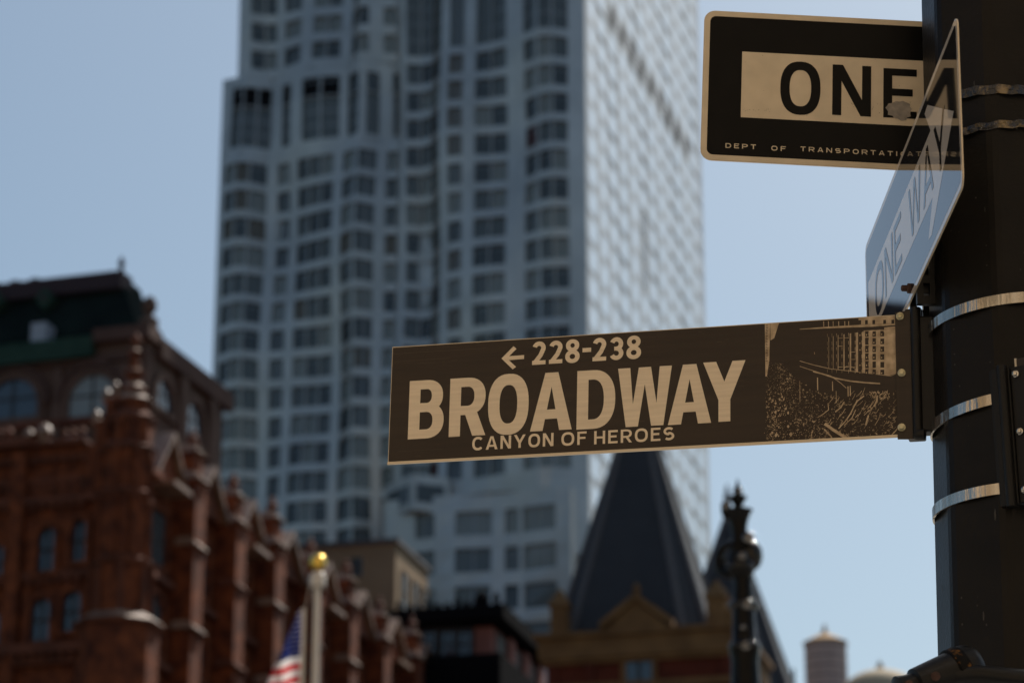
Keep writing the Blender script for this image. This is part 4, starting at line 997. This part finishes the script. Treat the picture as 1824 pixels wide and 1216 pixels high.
# fine printed grain of the crowd
M_grain = mat('picture_grain', (0.40, 0.30, 0.19), 0.5, spec=0.3, noise=(0.030, 0.019, 0.0115), noise_scale=210, detail=9)
_cr = [n for n in M_grain.node_tree.nodes if n.type == 'VALTORGB'][0].color_ramp; _cr.elements[0].position = 0.57; _cr.elements[1].position = 0.70
_nt = M_grain.node_tree; _n2 = _nt.nodes.new('ShaderNodeTexNoise'); _n2.inputs['Scale'].default_value = 32; _tc = [n for n in _nt.nodes if n.type == 'TEX_COORD'][0]; _nt.links.new(_tc.outputs['Object'], _n2.inputs['Vector'])
_mr = _nt.nodes.new('ShaderNodeMapRange'); _mr.inputs[1].default_value = 0.3; _mr.inputs[2].default_value = 0.7; _mr.inputs[3].default_value = -0.12; _mr.inputs[4].default_value = 0.08; _nt.links.new(_n2.outputs['Fac'], _mr.inputs[0])
_ad = _nt.nodes.new('ShaderNodeMath'); _vr = [n for n in _nt.nodes if n.type == 'VALTORGB'][0]; _src = _vr.inputs[0].links[0].from_socket; _nt.links.new(_src, _ad.inputs[0]); _nt.links.new(_mr.outputs[0], _ad.inputs[1]); _nt.links.new(_ad.outputs[0], _vr.inputs[0])
flat('picture_grain', [z8(*q) for q in ((172, 470), (300, 440), (420, 560), (640, 690), (900, 760), (1110, 700), (1350, 690), (1366, 1060), (1300, 1092), (700, 1122), (178, 1145))], -0.0007, M_grain, bs)
# crowd specks
def speck(x, y, s, el=1.0, rot=None):
    rot = pr.uniform(0, pi) if rot is None else rot; n = pr.choice((3, 4, 4, 5))
    ink(pm, [(x + cos(rot)*s*el*cos(2*pi*i/n)*pr.uniform(.5, 1) - sin(rot)*s*sin(2*pi*i/n)*pr.uniform(.5, 1), y + sin(rot)*s*el*cos(2*pi*i/n)*pr.uniform(.5, 1) + cos(rot)*s*sin(2*pi*i/n)*pr.uniform(.5, 1)) for i in range(n)])
for _ in range(900):
    y = 440 + 690*pr.random(); x = 172 + pr.random()*(150 + (y-440)*0.85)
    if x > 740 or (330 > x and 880 < y < 960 and x > 300): continue
    speck(x, y, pr.uniform(1.2, 3.4)*(0.7 + (y-440)/900), pr.uniform(1, 1.8))
for _ in range(170):     # pale marching column
    t_ = pr.random(); y = 460 + 640*t_; x = 292 + 30*sin(t_*5) + pr.gauss(0, 1)*(6 + 46*t_*(1-0.3*t_))
    speck(x, y, pr.uniform(2.5, 6.5)*(0.5 + t_), 1.4, pi/2 + pr.uniform(-.4, .4))
for x, y, s in ((320, 745, 15), (300, 770, 12), (335, 765, 12), (262, 800, 12), (255, 830, 11), (355, 850, 14), (345, 820, 11), (260, 880, 13), (375, 890, 12), (270, 1080, 16), (375, 1010, 16), (400, 1080, 18)): speck(x, y, s, 1.5, pi/2)
for _ in range(48):      # flags and streamers: curved strokes rising to the right
    x = pr.uniform(720, 1330); y = pr.uniform(720, 1040); ln = pr.uniform(25, 110); sl = pr.uniform(0.9, 2.4)
    rline([(x, y), (x + ln*.30, y - ln*.35*sl*.6), (x + ln*.52, y - ln*.75*sl*.6)], pr.uniform(1.8, 5.5))
for pts, w in (([(830, 1030), (890, 965), (935, 900), (965, 840), (1000, 780), (1060, 735)], 10), ([(880, 1000), (950, 935), (985, 860)], 7), ([(600, 1040), (585, 1085), (582, 1125)], 6), ([(705, 985), (780, 1040), (860, 1090), (900, 1110)], 26), ([(700, 1035), (740, 1075), (770, 1110)], 12), ([(1310, 1085), (1345, 1050), (1368, 1020)], 9), ([(1075, 1000), (1090, 945), (1100, 910)], 14), ([(640, 930), (690, 900), (740, 860), (735, 800)], 7), ([(800, 880), (850, 840), (880, 790)], 12), ([(1150, 830), (1175, 780), (1180, 730)], 16)): rline(pts, w)
for _ in range(200): speck(pr.uniform(560, 1340), pr.uniform(720, 1100), pr.uniform(1.5, 4.5), pr.uniform(1, 2.4), pr.uniform(1.6, 2.6))
for _ in range(90): speck(pr.uniform(1100, 1290), pr.uniform(695, 760), pr.uniform(3, 8), 1.6, pi/2)
pq = stuff(pm.build('printed_picture', M_print, bs)); stuff(dm.build('picture_darks', M_brownfilm, bs))  # the second mesh holds the dark printed windows
bpy.data.objects.remove(pic)
# scratches and dirt on the brown film
sc = MB(); sr = random.Random(3)
for _ in range(26):
    x = sr.uniform(0.01, 0.68); z = sr.uniform(-H + .01, -0.005); l_ = sr.uniform(0.002, 0.012)*(3 if sr.random() < .15 else 1); sc.poly([(x, -0.00075, z), (x + l_, -0.00075, z + sr.uniform(-.0003, .0003)), (x + l_, -0.00075, z + .0004), (x, -0.00075, z + .0005)])
for q0, q1, th_ in (((70, 236), (500, 209), 1.6), ((78, 272), (330, 256), 1.2), ((90, 688), (300, 676), 1.0)):
    a_, b_ = lz4(*q0), lz4(*q1); h_ = th_*0.0003; sc.poly([(a_[0], -0.00074, a_[1]), (b_[0], -0.00074, b_[1]), (b_[0], -0.00074, b_[1] + h_), (a_[0], -0.00074, a_[1] + h_)])
for _ in range(160):
    x = sr.uniform(0.01, 0.9); z = sr.uniform(-H + .008, -0.005); q_ = sr.uniform(0.0002, 0.0007); sc.poly([(x + q_*cos(k_), -0.00073, z + q_*sin(k_)*0.8) for k_ in (0.2, 1.5, 2.7, 4.1, 5.3)])
stuff(sc.build('scratches', mat('scratch', (0.075, 0.053, 0.034), 0.6), bs))
# black bracket, bolts
ub0 = BS.loc(1597, 660)[0]; uz = lambda px, py: BS.loc(px, py)[1]
ub1 = BS.loc(1640, 660)[0]
br = slab('bracket_plate', [(ub0, uz(1604, 783) ), (ub1 - 0.004, uz(1640, 783)), (ub1 - 0.004, uz(1620, 553)), (ub0, uz(1604, 558))], -0.006, -0.0025, M_brownfilm, bs)
channel = MB()
channel.box(BS.loc(1614, 660)[0], BS.loc(1645, 660)[0], -0.004, 0.022, uz(1630, 781), uz(1630, 550))
channel.build('bracket_channel', M_black, bs, bevel=0.003)
MB().lathe([(0.010, uz(1640, 780)), (0.010, uz(1640, 551))], (BS.loc(1634, 660)[0], -0.008, 0), 16).build('bracket_spine', M_black, bs, True)
box('bracket_web', M_black, bs, BS.loc(1634, 660)[0], BS.loc(1668, 660)[0], -0.012, 0.02, uz(1640, 772), uz(1640, 566), bevel=0.004)
MB().lathe([(0.0, -0.011), (0.008, -0.0105), (0.011, -0.004), (0.011, 0.008), (0.006, 0.011), (0.0, 0.0115)], (BS.loc(1640, 777)[0], -0.01, uz(1640, 777)), 14, axis=Matrix.Rotation(radians(90), 3, 'Y')).build('bracket_foot', M_black, bs, True)
for px_, py_ in ((1604, 565.5), (1607, 666), (1607, 763)):
    c = BS.loc(px_, py_); MB().lathe([(0.0074, 0.006), (0.0074, 0.0085), (0.0052, 0.0095), (0.0048, 0.0125), (0.003, 0.0135)], (c[0], 0.0, c[1]), 12, axis=Matrix.Rotation(radians(90), 3, 'X')).build('bolt', M_bolt, bs, True)

# ------------------------------------------------------------------ one-way signs
def one_way(pl, name, label, Lx, Hz, film_b, film_w, mirror=False, head=True):
    t_ = thing(name, label, 'street sign', group='one-way signs on the pole'); t_.matrix_world = pl.m
    r = 0.022; slab('panel', rounded_rect(0, Lx, -Hz, 0, r), 0.0, 0.003, M_edge, t_)
    flat('border', rounded_rect(0.001, Lx-.001, -Hz+.001, -.001, r-.001), -0.0003, film_w, t_)
    b = 0.0118; flat('black_face', rounded_rect(b, Lx-b, -Hz+b, -b, r-0.010), -0.0005, film_b, t_)
    return t_
# far sign: faces the camera behind the pole
ZO = 5.58
otl = at_depth(1255, 18.5, ZO); otr = at_depth(1642, 38.5, ZO)
OW = Plane(otl, otr - otl, Vector((0, 0, 1)))
OH = -OW.loc(1249, 284.5)[1]; OL = OH*3.0
ow = one_way(OW, 'one_way_sign', 'black one-way sign with cream bar reading ONE, facing forward behind the pole', OL, OH, M_blackfilm, M_whitefilm)
def oz(zx, zy): return OW.loc(1224 + zx/3.04, zy/3.04)
bx0 = oz(294, 460)[0]; bt, bbm = oz(298, 281)[1], oz(290, 636)[1]
arrow = [(bx0, bbm), (OL*0.735, bbm), (OL*0.735, bbm - 0.038), (OL*0.90, (bt+bbm)/2), (OL*0.735, bt + 0.038), (OL*0.735, bt), (bx0, bt)]
flat('arrow', arrow, -0.0007, M_whitefilm, ow)
lh = oz(610, 340)[1] - oz(610, 618)[1]
for ch, x0, x1, yt, yb in (('O', 504, 722, 340, 620), ('N', 786, 996, 356, 629), ('E', 1062, 1243, 375, 642)):
    a = oz(x0, (yt+yb)/2)[0]; b = oz(x1, (yt+yb)/2)[0]; z0_ = oz((x0+x1)/2, yb)[1]; z1_ = oz((x0+x1)/2, yt)[1]
    mb = MB(); hh = z1_ - z0_; pen_to_mesh(mb, glyph(ch, (b-a)/hh, 0.165), lambda x, y: (a + x*hh, z0_ + y*hh), 12); mb.build('letter', M_blackfilm, ow)
step = oz(1243, 500)[0] - oz(1062, 500)[0]
xw = oz(1243, 500)[0] + 0.045
for ch, w_ in (('W', 0.085), ('A', 0.07), ('Y', 0.07)):
    mb = MB(); z0_ = oz(1150, 642)[1]; hh = lh*.97; pen_to_mesh(mb, glyph(ch, w_/hh, 0.165), lambda x, y: (xw + x*hh, z0_ + y*hh), 12); mb.build('letter', M_blackfilm, ow); xw += w_ + 0.02
gw = {'*': 1.15, 'I': .3, 'E': 1.0, 'F': .95, 'T': 1.05, 'O': 1.2}
for tx, xa, xb, yb in (('DEPT', 207, 372, 806), ('OF', 455, 533, 818), ('TRANSPORTATION', 613, 1235, 836)):
    xm = (xa+xb)/2; a = oz(xa, yb)[0]; b = oz(xb, yb)[0]; z0_ = oz(xm, yb)[1]
    text_run(ow, tx, a, b, z0_, 0.0098, 0.19, M_whitefilm, gw, 0.62)
# worn patch over the last letter, stickers residue and dirt specks
wp = [(1073, 586), (1082, 575), (1090, 563), (1108, 561), (1130, 550), (1150, 553), (1168, 549), (1190, 558), (1207, 566), (1206, 580), (1216, 592), (1207, 612), (1210, 633), (1190, 640), (1186, 653), (1160, 657), (1140, 645), (1120, 642), (1112, 630), (1086, 624), (1088, 606)]
flat('worn_patch', [oz(*q) for q in wp], -0.0016, M_worn, ow)
dk = MB(); dr = random.Random(8)
for _ in range(70):
    x, y = dr.gauss(990, 60), dr.gauss(582, 14)
    if dr.random() < .3: x, y = dr.uniform(300, 470), dr.gauss(598, 5)
    if dr.random() < .2: x, y = dr.uniform(300, 1240), dr.uniform(290, 640)
    s = dr.uniform(1.0, 5); dk.poly([(*[oz(x, y)[0] + s*0.00018*cos(k)], -0.0014, oz(x, y)[1] + s*0.00014*sin(k)) for k in (0.3, 1.4, 2.6, 3.9, 5.2)])
stuff(dk.build('dirt_specks', M_blackfilm, ow))
sb = at_depth(1720, 170, 5.5); su, szz = (sb - OW.o).dot(OW.ex), -OH*0.5
box('mount_bracket', M_black, ow, oz(1330, 500)[0], oz(1330, 500)[0] + 0.18, 0.0032, 0.03, -OH*0.72, -OH*0.28)
for k in (0.3, 0.7):
    MB().lathe([(0.009, 0), (0.009, 0.006), (0.004, 0.008)], (oz(1235, 170)[0] + 0.12, 0, -OH*k), 10, axis=Matrix.Rotation(radians(90), 3, 'X')).build('bolt', M_bolt, ow, True)

# near sign: seen almost edge-on, glossy sheeting mirrors the sky and the other sign
ZN, ZF = 4.85, 5.87
ntop = at_depth(1704, 26, ZN); ftop = at_depth(1541, 441, ZF); fd = ntop - ftop
BL_ = Plane(ftop, fd, Vector((0.02, 0, 1)))
NL = (ntop - ftop).length; NH = 0.315
bl = one_way(BL_, 'one_way_sign', 'glossy one-way sign seen almost edge-on, reflecting sky beside the pole', NL, NH, M_blackgloss, M_whitegloss)
k = NH
q = NL
ay0, ay1 = -0.29*k, -0.70*k; ym = (ay0+ay1)/2
head = [(0.035, ay1), (q*0.70, ay1), (q*0.665, -0.90*k), (q*0.70, -0.91*k), (q*0.955, ym), (q*0.70, -0.09*k), (q*0.665, -0.10*k), (q*0.70, ay0), (0.035, ay0)]
mb = MB()
mb.poly([(x, -0.0007, z) for x, z in [(0.035, ay1), (q*0.74, ay1), (q*0.74, ay0), (0.035, ay0)]])
mb.poly([(x, -0.0007, z) for x, z in [(q*0.7401, ay1), (q*0.69, -0.89*k), (q*0.72, -0.90*k), (q*0.95, ym), (q*0.72, -0.10*k), (q*0.69, -0.11*k), (q*0.7401, ay0)]])
mb.build('arrow', M_whitegloss, bl)
xs = 0.124
for ch, w_ in (('O', 0.109), ('N', 0.102), ('E', 0.087), (' ', 0.055), ('W', 0.139), ('A', 0.111), ('Y', 0.111)):
    if ch != ' ':
        mb = MB(); hh = (ay0 - ay1)*0.78; z0_ = ay1 + (ay0-ay1)*0.11; pen_to_mesh(mb, glyph(ch, w_/hh, 0.165), lambda x, y: (xs + x*hh, z0_ + y*hh), 12); mb.build('letter', M_blackgloss, bl)
    xs += w_ + 0.018
for zz in (-0.935*k,):
    MB().lathe([(0.0095, 0), (0.0095, 0.006), (0.006, 0.0075), (0.006, 0.016), (0.004, 0.018)], (q*0.50, 0, zz), 10, axis=Matrix.Rotation(radians(90), 3, 'X')).build('bolt', M_rust, bl, True)
# perforated mounting channel between sign and pole
ch_ = MB(); cx0, cx1 = q*0.46, q*0.54
for za_ in [(-1.12 + 0.09*i) for i in range(14)]:
    pass
for s0, s1, y0, y1 in ((cx0, cx0 + 0.012, 0.004, 0.040), (cx1 - 0.012, cx1, 0.004, 0.040)):
    ch_.box(s0, s1, y0, y0 + 0.012, -NH*1.08, -NH*0.0); ch_.box(s0, s1, y1 - 0.012, y1, -NH*1.08, -NH*0.0)
    for i in range(9): ch_.box(s0, s1, y0 + 0.0121, y1 - 0.0121, -NH*1.08 + i*NH*0.13, -NH*1.08 + i*NH*0.13 + 0.016)
ch_.build('mounting_channel', M_black, bl)
for zz in (-NH*0.15, -NH*1.0): box('mount_saddle', M_black, bl, cx0 + 0.013, cx1 - 0.013, 0.012, 0.10, zz, zz + 0.03, bevel=0.002)

# ------------------------------------------------------------------ second street sign on the pole's right side (cut by the frame)
rp = at_depth(1800, 775, 4.985)
RS = Plane(rp, Vector((0.80, -0.60, 0)), Vector((-0.05, 0, 1)))
rs = thing('side_street_sign', 'dark street sign edge and black bolted bracket on the pole at right frame edge', 'street sign'); rs.matrix_world = RS.m
box('panel', M_brownfilm, rs, 0.022, 0.62, -0.002, 0.002, -0.135, 0.135)
slab('panel_edge', [(0.020, -0.136), (0.0235, -0.136), (0.0235, 0.136), (0.020, 0.136)], -0.0035, 0.0035, M_edge, rs)
mb = MB(); mb.box(-0.024, 0.012, -0.012, 0.03, -0.128, 0.122); mb.box(0.012, 0.05, -0.008, -0.0025, -0.126, 0.12); mb.box(-0.03, -0.0245, -0.006, 0.04, -0.128, 0.122); mb.build('bracket', M_black, rs, bevel=0.002)
MB().lathe([(0.009, -0.132), (0.009, 0.124)], (0.0, -0.016, 0), 12).build('bracket_spine', M_black, rs, True)
for zz in (0.105, 0.0, -0.105):
    MB().lathe([(0.0065, 0.008), (0.0065, 0.012), (0.0045, 0.013), (0.0045, 0.017), (0.003, 0.018)], (0.024, 0, zz), 10, axis=Matrix.Rotation(radians(90), 3, 'X')).build('bolt', M_band, rs, True)

# ------------------------------------------------------------------ tapered fitting at the foot of the frame
pa_, pb_ = at_depth(1735, 1188, 4.72), at_depth(1600, 1226, 4.66)
ax_ = (pb_ - pa_).normalized(); rot = ax_.to_track_quat('Z', 'Y').to_matrix()
LT = (pb_ - pa_).length
ft = thing('signal_fitting', 'black tapered signal housing with rust flecked collar against the pole at bottom right', 'signal housing', pa_)
MB().lathe([(0.0005, -0.012), (0.022, -0.009), (0.036, 0.0), (0.041, 0.012), (0.041, 0.026)], (0,0,0), 26, axis=rot).build('end_cap', M_black, ft, True)
MB().lathe([(0.0413, 0.0265), (0.0425, 0.030), (0.0405, 0.046), (0.037, 0.048)], (0,0,0), 26, axis=rot).build('collar', M_rustring, ft, True)
MB().lathe([(0.036, 0.0485), (0.033, 0.07), (0.026, LT*0.78), (0.019, LT*0.80), (0.019, LT*0.9), (0.021, LT), (0.004, LT*1.04)], (0,0,0), 26, axis=rot).build('barrel', M_black, ft, True)
for s_, o_ in ((0.075, 0.03), (LT*0.84, 0.022)):
    p_ = rot @ Vector((0.0, 0.0, s_)); MB().lathe([(0.008, 0), (0.008, 0.006), (0.004, 0.009)], p_ + Vector((-0.006, -o_, -0.004)), 8, axis=Matrix.Rotation(radians(100), 3, 'X')).build('bolt', M_rust, ft, True)
arm0 = at_depth(1590, 1222, 4.7) - pa_
am_ = MB(); pts = [at_depth(x, y, 4.72 + dz) - pa_ for x, y, dz in ((1570, 1232, 0.0), (1660, 1208, -0.03), (1740, 1201, -0.05), (1850, 1212, -0.05), (1950, 1250, 0.1))]
am_.tube(pts, [0.010, 0.014, 0.016, 0.018, 0.018], 10); am_.build('clamp_arm', M_black, ft, True)
